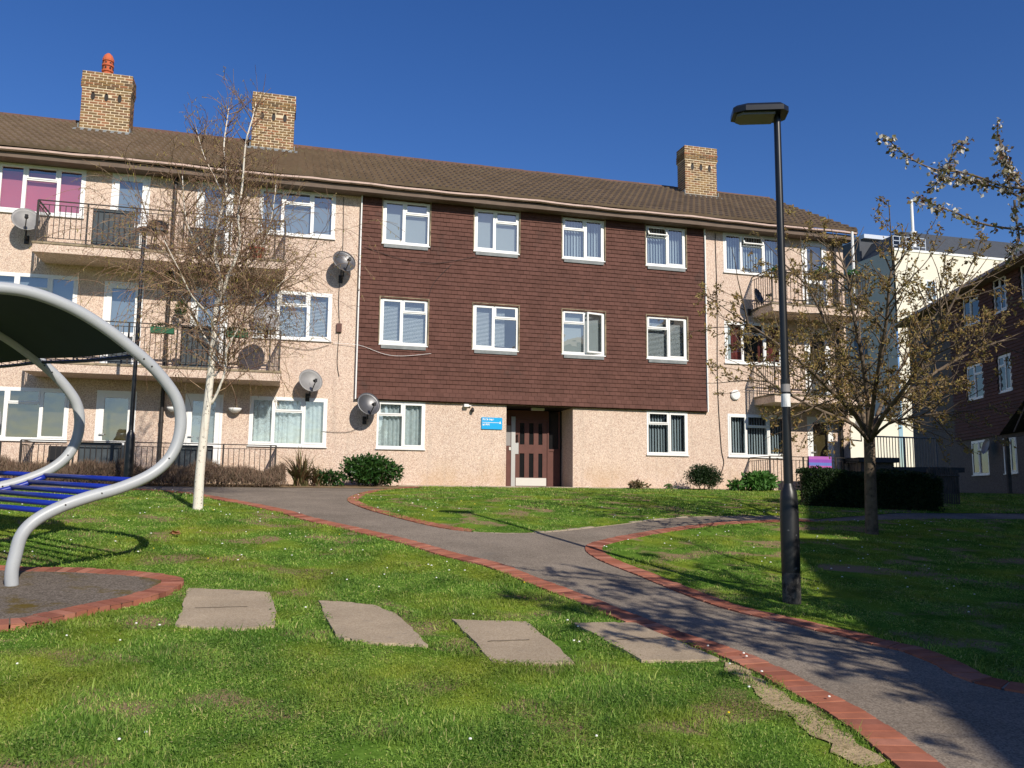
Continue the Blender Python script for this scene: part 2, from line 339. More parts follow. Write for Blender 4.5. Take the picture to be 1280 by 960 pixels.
# brick edging: every brick a unit inside one strip
def edging(pts, side, wdt=.215, h=.018, unit=.108, joint=.013, name='brick_edging', m=('paver_brick', 'paver_joint'), t0=.05):
    """bricks laid across the line, on its `side` (+1 left of travel, -1 right)"""
    P = [Vector((x, y)) for x, y in pts]; mb = MB(); acc = 0.; seg = 0; s = 0.
    L_ = [0.]
    for a, b in zip(P[:-1], P[1:]): L_.append(L_[-1]+(b-a).length)
    def pt(d):
        d = min(max(d, 0), L_[-1]-1e-6); i = max(j for j in range(len(L_)-1) if L_[j] <= d)
        return P[i].lerp(P[i+1], (d-L_[i])/max(L_[i+1]-L_[i], 1e-9))
    def nrm(d):
        t = (pt(d+.12)-pt(d-.12)); t.normalize(); return Vector((-t.y, t.x))*side
    d = 0.
    while d < L_[-1]-unit:
        a, b = d+joint/2, d+unit-joint/2; qa, qb, na, nb = pt(a), pt(b), nrm(a), nrm(b); dj = random.uniform(-.004, .004); hh = h+random.uniform(-.003, .003)
        c = [qa+na*(.0+dj), qb+nb*(.0+dj), qb+nb*(wdt+dj), qa+na*(wdt+dj)]
        if side > 0: pass
        vs = [(p.x, p.y, G(p.y)-t0) for p in c]+[(p.x, p.y, G(p.y)+hh) for p in c]
        mb.add(vs, [(4,5,6,7),(0,1,5,4),(1,2,6,5),(2,3,7,6),(3,0,4,7)] if side > 0 else [(7,6,5,4),(4,5,1,0),(5,6,2,1),(6,7,3,2),(7,4,0,3)], 0)
        p0, p1 = pt(d), pt(d+unit); n0, n1 = nrm(d), nrm(d+unit); hj = h-.006
        c = [p0+n0*.004, p1+n1*.004, p1+n1*(wdt-.004), p0+n0*(wdt-.004)]
        vs = [(p.x, p.y, G(p.y)+hj) for p in c]
        mb.add(vs, [(0,1,2,3)] if side > 0 else [(3,2,1,0)], 1)
        d += unit
    return struct(mb.build(name, list(m)))
edging(low[9:], -1, .235)
edging(rls[:-8], 1 if False else -1, .22, name='brick_edging')
i1 = 5*8
edging(mls[:i1], 1, .20); edging(mls[i1-1:], 1, .07, .012, .3, m=('pale_edging', 'paver_joint')); 
wl = MB(); wl.box(2.9, 13, 21.55, 21.99, .05, G(21.7)+.035); struct(wl.build('footing_strip', 'pale_edging'))
# bare earth worn along the near brick edge
be = [(p.x+random.uniform(-.045,.045), p.y+random.uniform(-.035,.035)) for p in spline([Vector((*p, 0)) for p in pxl([(903,826),(935,840),(975,864),(1015,891),(1060,921),(1105,957),(1070,958),(1035,934),(1008,920),(985,895),(955,885),(945,862),(915,845),(903,826)])], 4)][:-1]; sheet('bare_earth', be, .009, 'sand')
# tarmac pad with raised brick ring
pr = pxl([(0,790),(60,781),(120,768),(175,756),(212,744),(229,734),(222,727),(180,721),(100,716),(0,713)])
pr = [(-3.8, 7.0)]+pr[:0]+pr+[(-4.6, 10.6), (-6.4, 9.9), (-6.6, 8.0), (-5.0, 6.9)]
ring = [(p.x, p.y) for p in spline([Vector((*p, 0)) for p in pr+pr[:1]], 5)]
sheet('play_pad', ring, .045, 'tarmac_pad'); edging(ring, 1, .20, .05, name='brick_edging', t0=.02)
# paving slabs
slabs = [([(236,738),(290,740),(336,743),(344,765),(343,785),(300,789),(255,788),(219,783),(228,765),(230,752)], 'weathered paving slab nearest the brick ring, with moss in its crack'),
         ([(398,754),(440,756),(470,760),(493,769),(515,788),(535,810),(500,808),(470,807),(440,803),(420,799),(408,776)], 'speckled paving slab with one rounded far corner, second from the brick ring'),
         ([(564,777),(610,779),(657,780),(688,804),(717,832),(680,833),(640,832),(615,831),(590,802)], 'palest square paving slab, between the speckled slab and the one by the path'),
         ([(717,782),(760,781),(795,782),(845,803),(899,827),(860,829),(802,829),(757,804)], 'paving slab beside the brick edging, crossed by twig shadows')]
slab_polys = []
for px_, lb in slabs:
    P = pxl(px_); slab_polys.append(P); mb = MB(); n = len(P); cx = sum(p[0] for p in P)/n; cy = sum(p[1] for p in P)/n
    out = []
    for i in range(n):
        a, b = P[i], P[(i+1) % n]
        for k in range(5):
            t = k/5; j = random.uniform(-.012, .012) if k else 0; out.append((a[0]+(b[0]-a[0])*t+j, a[1]+(b[1]-a[1])*t+j))
    # two slabs with a joint line: groove follows the middle
    s1 = 1 if sum(out[i][0]*out[(i+1) % len(out)][1]-out[(i+1) % len(out)][0]*out[i][1] for i in range(len(out))) > 0 else -1
    if s1 < 0: out = out[::-1]
    k = len(out); top = [(x, y, G(y)+.022) for x, y in out]; bot = [(x, y, G(y)-.04) for x, y in out]
    ca = (cx, cy, G(cy)+.024)
    mb.add(top+bot+[ca], [(i, (i+1) % k, 2*k) for i in range(k)]+[(i, k+i, k+(i+1) % k, (i+1) % k) for i in range(k)])
    cr = MB(); yy_ = cy+.02; xs2 = sorted(p[0] for p in out); xa, xb = cx-(xs2[-1]-xs2[0])*.28, cx+(xs2[-1]-xs2[0])*.25; pts_ = [(xa+(xb-xa)*i/12, yy_+random.uniform(-.006,.006)) for i in range(13)]
    for i in range(12): cr.quad((pts_[i][0],pts_[i][1]-.007,G(pts_[i][1])+.027),(pts_[i+1][0],pts_[i+1][1]-.007,G(pts_[i+1][1])+.027),(pts_[i+1][0],pts_[i+1][1]+.006,G(pts_[i+1][1])+.0275),(pts_[i][0],pts_[i][1]+.006,G(pts_[i][1])+.0275))
    ob = mb.build('paving_slab', 'slab'); tag(ob, lb, 'slab', 'paving slabs set in the front lawn'); recentre(ob)
    if 'crack' in lb or 'square' in lb or 'edging' in lb:
        ob['_o'] = [float(a) for a in ob.location]; cr.build('joint', 'slab_joint', ob)
# ---------------------------------------------------------------- windows and doors
def sash(fr, pn, x0, x1, z0, z1, y, w=.045, t=None, sw=.045):
    """sash frame on fr, glass on pn; t maps points (an opened sash)"""
    fr.M0 = fr.M; pn.M0 = pn.M
    if t is not None: fr.M = (fr.M or Matrix()) @ t; pn.M = (pn.M or Matrix()) @ t
    fr.box(x0, x1, y, y+w, z0, z0+sw); fr.box(x0, x1, y, y+w, z1-sw, z1); fr.box(x0, x0+sw, y+.001, y+w-.001, z0+sw, z1-sw); fr.box(x1-sw, x1, y+.001, y+w-.001, z0+sw, z1-sw)
    a = .01; pn.quad((x0+sw-a, y+.02, z0+sw-a), (x1-sw+a, y+.02, z0+sw-a), (x1-sw+a, y+.02, z1-sw+a), (x0+sw-a, y+.02, z1-sw+a))
    fr.M = fr.M0; pn.M = pn.M0
def cover(kind, root, x0, x1, z0, z1, y, Mx=None):
    mb = MB(Mx)
    if kind == 'net':
        n = 56; zt, zb = z1, z0
        for i in range(n):
            a, b = x0+(x1-x0)*i/n, x0+(x1-x0)*(i+1)/n; f1 = lambda x: y+.03*math.sin(x*44+math.sin(x*9)*2)
            mb.quad((a, f1(a), zb), (b, f1(b), zb), (b, f1(b), zt), (a, f1(a), zt))
        return mb.build('curtain', 'curtain_net', root, smooth=True)
    if kind == 'vert':
        x = x0; i = 0
        while x < x1:
            mb.quad((x, y, z0+.02), (x+.075, y+.05, z0+.02), (x+.075, y+.05, z1), (x, y, z1)); x += .085
        return mb.build('blind', 'blind_vertical', root)
    if kind == 'slat':
        z = z0+.02
        while z < z1:
            mb.quad((x0, y, z), (x1, y, z), (x1, y+.018, z+.022), (x0, y+.018, z+.022)); z += .036
        return mb.build('blind', 'blind_slat', root)
    if kind == 'slathalf':
        cover('slat', root, x0, x0+(x1-x0)*.75, z0+(z1-z0)*.05, z1, y, Mx); return
    if kind in ('pink', 'grey', 'brown', 'pale'):
        mb.box(x0, x1, y, y+.006, z0, z1-(.10 if kind == 'pink' else 0)); return mb.build('blind', 'blind_'+kind, root)  # 'pale' builds a plain added panel toned like sky reflected in the glass
    if kind == 'red':
        for a, b in ((x0, x0+.32*(x1-x0)), (x0+.62*(x1-x0), x1)):
            n = 16
            for i in range(n):
                p, q = a+(b-a)*i/n, a+(b-a)*(i+1)/n; mb.quad((p, y+.02*math.sin(p*50), z0), (q, y+.02*math.sin(q*50), z0), (q, y+.02*math.sin(q*50), z1), (p, y+.02*math.sin(p*50), z1))
        cover('net', root, x0, x0+.12*(x1-x0), z0, z1, y-.03, Mx)
        return mb.build('curtain', 'curtain_red', root)
def window(root, x0, x1, z0, z1, lights, cov, Y=22., Mx=None, gl='glass', label=None, flash=False, sill=True, w=.05):
    fr = MB(Mx); pn = MB(Mx); y = Y-.008; yb = Y+.07
    fr.box(x0, x1, y, yb, z0, z0+w); fr.box(x0, x1, y, yb, z1-w, z1); fr.box(x0, x0+w, y+.001, yb, z0+w, z1-w); fr.box(x1-w, x1, y+.001, yb, z0+w, z1-w)
    tot = sum(l[0] for l in lights); x = x0+w; W = (x1-x0-2*w); bar = .035
    for i, (fw, ty) in enumerate(lights):
        a, b = x, x+W*fw/tot; x = b
        if i < len(lights)-1: fr.box(b-bar/2, b+bar/2, y+.002, yb, z0+w, z1-w)
        a2 = a+(bar/2 if i else 0); b2 = b-(bar/2 if i < len(lights)-1 else 0); zb, zt = z0+w, z1-w
        if ty.startswith('top'):
            zm = z0+(z1-z0)*.70; fr.box(a2, b2, y+.003, yb, zm-bar/2, zm+bar/2)
            T = None
            if ty == 'top_open': T = Matrix.Translation((0, y, zt)) @ Matrix.Rotation(R(-24), 4, 'X') @ Matrix.Translation((0, -y, -zt))
            sash(fr, pn, a2, b2, zm+bar/2, zt, y-.012, sw=.035, t=T); pn.quad((a2, y+.03, zb), (b2, y+.03, zb), (b2, y+.03, zm-bar/2), (a2, y+.03, zm-bar/2))
            fr.box(a2, b2, y+.01, yb-.01, zb, zb+.012)
        elif ty == 'open':
            T = Matrix.Translation((b2, y, 0)) @ Matrix.Rotation(R(13), 4, 'Z') @ Matrix.Translation((-b2, -y, 0))
            sash(fr, pn, a2, b2, zb, zt, y-.012, t=T)
        elif ty == 'fix':
            pn.quad((a2, y+.03, zb), (b2, y+.03, zb), (b2, y+.03, zt), (a2, y+.03, zt))
        else: sash(fr, pn, a2, b2, zb, zt, y-.012)
    wo = fr.build('window', 'upvc', root, label=label); pn.build('pane', gl, wo)
    if sill:
        s = MB(Mx); s.box(x0-.02, x1+.02, Y-.05, Y-.009, z0-.032, z0-.003); s.build('sill', 'upvc_sill', wo)
    if flash:
        s = MB(Mx); s.box(x0+.04, x1-.04, Y-.075, Y-.055, z0-.125, z0-.034); s.build('flashing', 'lead', wo)
    if cov: cover(cov, wo, x0+w, x1-w, z0+w, z1-w, Y+.13, Mx)
    return wo
def walls(mb, x0, x1, z0, z1, Y, ops, depth=.12, room=.9):
    """front wall with real openings, reveals and a dark room behind each"""
    xs = sorted({x0, x1, *[o[0] for o in ops], *[o[1] for o in ops]}); zs = sorted({z0, z1, *[o[2] for o in ops], *[o[3] for o in ops]})
    for a, b in zip(xs[:-1], xs[1:]):
        for c, d in zip(zs[:-1], zs[1:]):
            mx, mz = (a+b)/2, (c+d)/2
            if any(o[0] < mx < o[1] and o[2] < mz < o[3] for o in ops): continue
            mb.quad((a, Y, c), (b, Y, c), (b, Y, d), (a, Y, d))
    for o in ops:
        if len(o) > 4 and o[4] == 0: continue
        a, b, c, d = o[:4]; rm = o[4] if len(o) > 4 else room; e = Y+depth
        for y0, y1, mi in ((Y, e, 0), (e, e+rm, 1)):
            mb.quad((a, y0, c), (a, y1, c), (a, y1, d), (a, y0, d), mi); mb.quad((b, y1, c), (b, y0, c), (b, y0, d), (b, y1, d), mi)
            mb.quad((a, y0, d), (a, y1, d), (b, y1, d), (b, y0, d), mi); mb.quad((a, y1, c), (a, y0, c), (b, y0, c), (b, y1, c), mi)
        mb.quad((a, e+rm, c), (b, e+rm, c), (b, e+rm, d), (a, e+rm, d), 1)
def door(root, x0, x1, z0, z1, Y=22., dark=False, Mx=None, label=None, cov='grey'):
    fr = MB(Mx); pn = MB(Mx); w = .06; y = Y-.006; zm = z0+(z1-z0)*.40
    fr.box(x0, x0+w, y, y+.08, z0, z1); fr.box(x1-w, x1, y, y+.08, z0, z1); fr.box(x0+w, x1-w, y, y+.08, z1-w, z1)
    s = .11; a, b = x0+w+.004, x1-w-.004
    fr.box(a, a+s, y-.012, y+.05, z0+.02, z1-w-.003); fr.box(b-s, b, y-.012, y+.05, z0+.02, z1-w-.003); fr.box(a+s, b-s, y-.012, y+.05, z1-w-s, z1-w-.003)
    fr.box(a+s, b-s, y-.012, y+.05, zm-.05, zm+.05); fr.box(a+s, b-s, y-.012, y+.05, z0+.02, z0+.12)
    pn.quad((a+s, y+.02, zm+.05), (b-s, y+.02, zm+.05), (b-s, y+.02, z1-w-s), (a+s, y+.02, z1-w-s))
    d = fr.build('door', 'upvc', root, label=label); pn.build('pane', 'glass', d)
    p = MB(Mx); p.box(a+s, b-s, y+.0, y+.03, z0+.12, zm-.05); p.build('door_panel', 'door_panel', d)
    h = MB(Mx); h.box(a+.04, a+.06, y-.05, y-.012, z0+1.0, z0+1.03); h.box(a+.04, a+.16, y-.06, y-.045, z0+1.0, z0+1.025); h.build('handle', 'steel', d)
    if cov: cover(cov, d, a+s-.02, b-s+.02, zm, z1-w-s+.02, Y+.10, Mx)
    return d
# ---------------------------------------------------------------- main building
XL, XR = -12., 16.3
B = thing('apartment_building', (2, 22, .18), 'long three storey pebbledash block of flats with a brown tile hung middle and tiled roof', 'building')
TZ = (6.47, 7.655); MZ = (3.80, 5.02); GZ = (1.12, 2.33)
W3L = [(1, 'sash'), (1.25, 'top'), (1, 'sash')]; SF = [(1, 'sash'), (1.15, 'top')]; FS = [(1.15, 'top'), (1, 'sash')]
wins = [  # x0,x1,(z0,z1),lights,cover,label
 (-6.68,-4.78,TZ,W3L,'pink','window with pink blinds'),(-6.68,-4.78,MZ,W3L,'grey',None),(-6.68,-4.78,GZ,W3L,'brown','window with brown blinds'),
 (-.75,1.14,TZ,W3L,'grey',None),(-.75,1.14,MZ,W3L,'slat','window with slatted blinds'),(-.75,1.12,GZ,W3L,'net','window with net curtains'),
 (2.36,3.60,TZ,SF,'pale',None),(2.36,3.60,MZ,SF,'slat',None),(2.36,3.60,GZ,FS,'net','window with net curtains'),
 (4.81,6.06,TZ,SF,'pale',None),(4.81,6.06,MZ,SF,'slathalf',None),
 (7.30,8.54,TZ,FS,'vert','window with vertical blinds'),(7.30,8.54,MZ,[(1.15,'top'),(1,'open')],'pale','window with its right casement ajar'),
 (9.79,11.03,TZ,[(1.15,'top_open'),(1,'sash')],'vert','window with its small top light open'),(9.79,11.03,MZ,FS,'slat',None),(9.79,11.03,GZ,FS,'vert','window with vertical blinds'),
 (12.26,14.15,TZ,[(1,'sash'),(1.25,'top_open'),(1,'sash')],'vert','window with its small top light open'),(12.24,14.10,MZ,W3L,'red','window with dark red curtains'),(12.28,14.15,GZ,W3L,'vert',None),
 (-11.2,-9.4,TZ,W3L,'grey',None),(-11.2,-9.4,MZ,W3L,'net',None),(-11.2,-9.4,GZ,W3L,'net',None)]
doors = [(-4.20,-3.33,TZ,5.53),(-4.20,-3.33,(0,4.97),2.84),(-4.20,-3.33,(0,2.33),.28),(-2.24,-1.37,TZ,5.53),(-2.24,-1.37,(0,4.97),2.84),(-2.24,-1.37,(0,2.33),.28),
         (14.86,15.72,TZ,5.53),(14.86,15.72,(0,4.97),2.84),(14.86,15.72,(0,2.33),.28)]
wb = MB(); ops = [(a,b,z[0],z[1]) for a,b,z,*_ in wins]+[(a,b,z0,z[1]) for a,b,z,z0 in doors]+[(5.77,7.63,.1,2.33,0)]
walls(wb, XL, XR, -.2, 7.70, 22., ops)
wb.quad((XL,22,-.2),(XL,30.4,-.2),(XL,30.4,7.7),(XL,22,7.7)); wb.quad((XR,30.4,-.2),(XR,22,-.2),(XR,22,7.7),(XR,30.4,7.7)); wb.quad((XR,30.4,-.2),(XR,30.4,7.7),(XL,30.4,7.7),(XL,30.4,-.2))
wb.add([(XR,22,7.7),(XR,30.4,7.7),(XR,26.2,10.35)],[(0,1,2)]); wb.add([(XL,22,7.7),(XL,30.4,7.7),(XL,26.2,10.35)],[(0,2,1)])
wb.build('wall', ['pebbledash', 'room'], B)
for a,b,z,li,cv,lb in wins:
    fl = 2 < a < 11.5 and z is not GZ
    window(B, a, b, z[0], z[1], li, cv, Y=21.975 if fl else 22., label=lb, flash=fl, sill=not fl or True)
for i,(a,b,z,z0) in enumerate(doors): door(B, a, b, z0, z[1], cov=('brown' if i in (2,8,6,7) else 'grey'))
# brown tile hanging: each tile a tilted slip
th = MB(); gx = .165; gz = .1145; rows = int((7.68-2.36)/gz)
wo_ = [(a-.03,b+.03,z[0]-.05,z[1]+.02) for a,b,z,*_ in wins if 2 < a < 11.5 and z is not GZ]
for r_ in range(rows+1):
    z0 = 2.36+r_*gz; z1 = min(z0+gz+.02, 7.69); x = 1.82-(gx/2 if r_ % 2 else 0); fl = .05 if r_ == 0 else (.025 if r_ == 1 else 0)
    while x < 11.60:
        spans = [(max(x, 1.82), min(x+gx-.0045, 11.60))]
        for (a,b,c,d) in wo_:
            if z0+gz*.5 > c and z0+gz*.5 < d:
                ns = []
                for s0, s1 in spans:
                    if s1 <= a or s0 >= b: ns.append((s0, s1))
                    else:
                        if s0 < a: ns.append((s0, a))
                        if s1 > b: ns.append((b, s1))
                spans = ns
        for s0, s1 in spans:
            if s1-s0 < .01: continue
            j = random.uniform(-.003, .003); y0 = 21.921+j-fl; y1 = 21.945+j-fl*.5; zz = z0+random.uniform(-.002, .002)
            th.add([(s0,y0,zz),(s1,y0,zz),(s1,y1,z1),(s0,y1,z1),(s0,y0+.03,zz-.001),(s1,y0+.03,zz-.001)],[(0,1,2,3),(0,4,5,1)], 0)
            th.add([(s0,y0,zz),(s0,y1,z1),(s0,21.96,z1),(s0,21.96,zz)],[(0,1,2,3)]); th.add([(s1,y0,zz),(s1,y1,z1),(s1,21.96,z1),(s1,21.96,zz)],[(3,2,1,0)])
        x += gx
th.box(1.82, 11.6, 21.93, 21.99, 2.335, 2.352)
th.build('tile_hanging', 'hung_tile', B)
for (a,b,c,d) in wo_:
    bk = MB()   # cheeks round the windows let into the tiling
    bk.box(a-.0, a+.028, 21.915, 21.97, c+.05, d); bk.box(b-.028, b, 21.915, 21.97, c+.05, d); bk.box(a, b, 21.912, 21.97, d-.018, d+.004)
    bk.build('window_surround', 'balcony_edge', B)
for x_ in (1.785, 11.605): tr = MB(); tr.box(x_, x_+.03, 21.88, 21.998, 2.34, 7.69); tr.build('edge_trim', 'white', B)
# eaves
ev = MB(); ev.box(XL, XR+.12, 21.62, 21.999, 7.664, 7.69); ev.box(XL, XR+.12, 21.58, 21.615, 7.66, 7.80); ev.build('fascia', 'soffit', B)
gt = MB(); x = XL
while x < XR+.1:
    dz = .012*math.sin(x*1.3)+.008*math.sin(x*4.1); x2 = min(x+.5, XR+.12); dz2 = .012*math.sin(x2*1.3)+.008*math.sin(x2*4.1)
    pr_ = [(21.575,7.865),(21.575,7.82),(21.54,7.80),(21.50,7.80),(21.465,7.82),(21.465,7.865)]
    gt.add([(x,a,b+dz) for a,b in pr_]+[(x2,a,b+dz2) for a,b in pr_], [(i,i+1,i+7,i+6) for i in range(5)]); x = x2
gt.build('gutter', 'gutter', B)
# roof
RY, RZ, EY, EZ = 26.2, 10.46, 21.47, 7.89
rf = MB(); pitch = .19; nrow = 13; sl_ = Vector((0, RY-EY, RZ-EZ)); nv = Vector((0, -(RZ-EZ), RY-EY)).normalized()
prof = [(0,0),(.02,.036),(.05,.06),(.08,.036),(.10,0),(.15,-.006)]
XV = XR+.14; nper = int((XV-XL)/pitch)+1
for r_ in range(nrow):
    a = Vector((0, EY, EZ))+sl_*(r_/nrow); b = Vector((0, EY, EZ))+sl_*((r_+1.06)/nrow)
    lo, hi = nv*.068, nv*.006
    for k in range(0, nper, 2):
        x0 = XL+k*pitch; rv = random.random(); sj = random.uniform(-.003, .003); vs = []
        pts = [(x0+px_+q*pitch, h_) for q in (0, 1) for px_, h_ in prof]+[(x0+2*pitch, 0)]
        if pts[0][0] > XV: continue
        for X_, h_ in pts: vs.append((min(X_, XV), *(a+lo+nv*(h_+sj)).yz))
        for X_, h_ in pts: vs.append((min(X_, XV), *(b+hi+nv*h_).yz))
        for X_, h_ in pts: vs.append((min(X_, XV), *(a+nv*(-.002)).yz))
        n = len(pts); rf.add(vs, [(i, i+1, n+i+1, n+i) for i in range(n-1)]+[(2*n+i, 2*n+i+1, i+1, i) for i in range(n-1)], 0, rv)
rf.quad((XV, RY, RZ+.02), (XV, 30.95, EZ), (XL, 30.95, EZ), (XL, RY, RZ+.02))
rf.box(XV-.02, XV+.02, EY, EY+.06, EZ-.06, EZ+.02); rf.quad((XV,EY,EZ+.03),(XV,RY,RZ+.03),(XV,RY,RZ-.12),(XV,EY,EZ-.10))
roof = rf.build('roof', 'roof_tile', B)
rd = MB(); x = XL
while x < XV:
    j = random.uniform(-.006, .006); rd.tube([(x, RY, RZ+.0+j), (min(x+.445, XV), RY, RZ+.0+j)], .115, 10); x += .45
rd.build('ridge', 'ridge_tile', roof)
# chimneys
def chimney(x0, x1, pot, label):
    y0, y1 = 25.05, 25.62; zt = 11.58; c = MB(); bh = .0785; bl = .222
    def courses(ax, u0, u1, fixed, out, zb, ztop, holes=()):
        z = zb; k = 0
        while z < ztop-.02:
            cor = .03 if z > zt-.48 and z < zt-.30 else (.018 if z >= zt-.30 else 0)
            x = u0-cor-(bl/2 if k % 2 else 0)
            while x < u1+cor:
                a, b = max(x, u0-cor), min(x+bl-.022, u1+cor); f = fixed+out*(cor+.000+random.uniform(-.002, .002))
                if b-a > .02 and not any(h[0] < (a+b)/2 < h[1] and h[2] < z+.03 < h[3] for h in holes):
                    f0, f1 = sorted((f, f-out*(.06+cor)))
                    if ax == 'x': c.box(a, b, f0, f1, z+.011, z+bh-.011, 0)
                    else: c.box(f0, f1, a, b, z+.011, z+bh-.011, 0)
                x += bl
            z += bh; k += 1
    zb = 9.55
    hs_ = [(x0+(x1-x0)*t-.06, x0+(x1-x0)*t+.06, 10.84, 10.92) for t in (.23, .5, .77)]
    courses('x', x0, x1, y0, -1, zb, zt, hs_); courses('x', x0, x1, y1, 1, zb, zt); courses('y', y0+.06, y1-.06, x0, -1, zb, zt); courses('y', y0+.06, y1-.06, x1, 1, zb, zt)
    c.box(x0+.006, x1-.006, y0+.006, y1-.006, zb-.3, zt-.49, 1); c.box(x0-.012, x1+.012, y0-.012, y1+.012, zt-.488, zt+.01, 1)
    ch = c.build('chimney', ['stock_brick', 'mortar'], B, label=label)
    v = MB()
    for a, b, c_, d in hs_:
        n = 10; m_ = (a+b)/2; v.add([(m_+.055*math.cos(t), y0-.009, 10.88+.115*math.sin(t)) for t in [2*math.pi*i/n for i in range(n)]], [tuple(range(n))])
        v.tube([(m_, y0-.004, 10.98), (m_, y0-.012, 10.99)], .03, 6)
    v.build('flue_vent', 'brown_black', ch)
    f = MB(); f.box(x0-.03, x1+.03, y0-.04, y0-.012, 9.70, 9.92); f.box(x0-.04, x0-.012, y0-.03, y1, 9.7, 10.05); f.box(x1+.012, x1+.04, y0-.03, y1, 9.7, 10.05)
    f.quad((x0-.12, y0-.30, 9.745), (x1+.12, y0-.30, 9.745), (x1+.12, y0, 9.92), (x0-.12, y0, 9.92)); f.build('flashing', 'lead', ch)
    if pot:
        p = MB(); px0 = x0+(x1-x0)*.44; yy = (y0+y1)/2
        p.lathe((px0, yy, zt), [(.12,0),(.125,.02),(.12,.05),(.12,.16),(.155,.17),(.16,.21),(.13,.22),(.13,.32),(.16,.33),(.16,.38),(.13,.39),(.13,.47),(.155,.48),(.155,.54),(.11,.66),(.04,.73),(0,.735)], 14)
        for z in (.26, .40):
            for k in range(7): a = k/7*6.283; p.box(px0+.135*math.cos(a)-.02, px0+.135*math.cos(a)+.02, yy+.135*math.sin(a)-.02, yy+.135*math.sin(a)+.02, zt+z-.03, zt+z+.03, 1)
        p.build('chimney_pot', ['terracotta', 'brown_black'], ch, smooth=False)
chimney(-5.72, -4.45, True, 'yellow brick chimney with a red clay pot'); chimney(-1.17, .02, False, None); chimney(12.62, 13.78, False, None)
# balconies and railings
def railing(root, x0, x1, y0, y1, z0, h=1.0, name='railing', ends=True, low=True):
    r_ = MB(); t = .014
    r_.box(x0, x1, y0-.02, y0+.02, z0+h-.02, z0+h); r_.box(x0, x1, y0-.01, y0+.01, z0+h-.11, z0+h-.095)
    if low: r_.box(x0, x1, y0-.01, y0+.01, z0+.10, z0+.115)
    n = int((x1-x0)/.115)
    for i in range(n+1):
        x = x0+(x1-x0)*i/n; q = .018 if i % 9 == 0 or i == n else .007
        r_.box(x-q, x+q, y0-q*.99, y0+q*.99, z0+.0 if q > .01 else z0+.1, z0+h-(.021 if q > .01 else .096))
    if ends:
        for x in (x0, x1):
            r_.box(x-.0195, x+.0195, y0+.021, y1, z0+h-.02, z0+h-.001); r_.box(x-.01, x+.01, y0+.02, y1, z0+h-.11, z0+h-.096)
            m = int((y1-y0)/.11)
            for i in range(1, m): y = y0+(y1-y0)*i/m; r_.box(x-.007, x+.007, y-.007, y+.007, z0+.02, z0+h-.096)
    return r_.build(name, 'iron', root)
def balcony(x0, x1, zt, label=None):
    s = MB(); yf = 20.9
    s.box(x0+.02, x1-.02, yf+.02, 21.998, zt-.24, zt-.05)
    o = s.build('balcony', 'pebbledash', B, label=label)
    e = MB(); e.box(x0, x1, yf, 21.996, zt-.048, zt); e.box(x0-.02, x1+.02, yf-.02, 21.994, zt-.30, zt-.243) if False else None; e.build('balcony_edge', 'balcony_edge', o)
    railing(o, x0+.06, x1-.06, yf+.06, 21.99, zt, .98)
    return o
balcony(-5.56, -.03, 5.53); balcony(-5.56, -.03, 2.83); balcony(13.12, XR+.02, 5.40); balcony(13.12, XR+.02, 2.83)
fr_ = railing(B, -5.45, -.08, 20.95, 21.99, .12, .96, name='ground_railing'); railing(B, 12.95, XR, 20.95, 21.99, .12, .98, name='ground_railing')
railing(B, -9.5, -5.75, 20.6, 21.9, .12, .9, name='ground_railing', ends=False)
# pipes, cables, boxes
pp = MB(); pp.tube([(-2.74, 21.90, 7.75), (-2.74, 21.90, .15)], .045, 10)
for z in (7, 5.9, 4.3, 3.2, 1.6): pp.tube([(-2.74, 21.90, z), (-2.74, 21.90, z+.07)], .056, 10)
pp.build('drainpipe', 'iron', B)
pp = MB(); pp.tube([(15.55+.35, 21.0, 7.70), (15.9, 21.0, 5.4)], .04, 10); pp.build('drainpipe', 'white', B)
pp = MB(); pp.tube([(15.95, 21.92, 7.75), (15.95, 21.92, .2)], .05, 10); pp.build('drainpipe', 'iron', B)
def cable(pts, m='brown_black', r=.006): c = MB(); c.tube(spline([Vector(p) for p in pts], 5), r, 4); c.build('cable', m, B)
cable([(1.33,21.98,7.6),(1.36,21.98,6.2),(1.30,21.975,5.0),(1.34,21.98,4.2),(1.32,21.98,3.3),(1.38,21.98,2.9)], r=.009)
cable([(12.0,21.98,7.6),(12.02,21.98,5.5),(11.98,21.98,3.2),(12.05,21.98,1.4),(12.12,21.98,.9),(11.9,21.97,.35)], r=.010)
cable([(1.9,21.91,6.3),(2.9,21.90,6.05),(3.8,21.90,6.02),(4.9,21.90,6.3)]); cable([(4.2,21.90,6.02),(3.75,21.90,5.5),(3.6,21.90,5.1)])
cable([(1.2,21.95,3.75),(1.85,21.91,3.72),(2.5,21.89,3.52),(3.0,21.89,3.50),(3.7,21.89,3.60)], 'white', .005)
cable([(-.1,21.97,3.62),(.6,21.97,3.55),(1.1,21.97,3.7)]); cable([(1.0,21.97,1.5),(1.6,21.97,1.5),(1.9,21.95,1.62)])
j = MB(); j.box(1.27, 1.40, 21.93, 21.998, 4.04, 4.26); j.build('junction_box', 'door_brown', B)
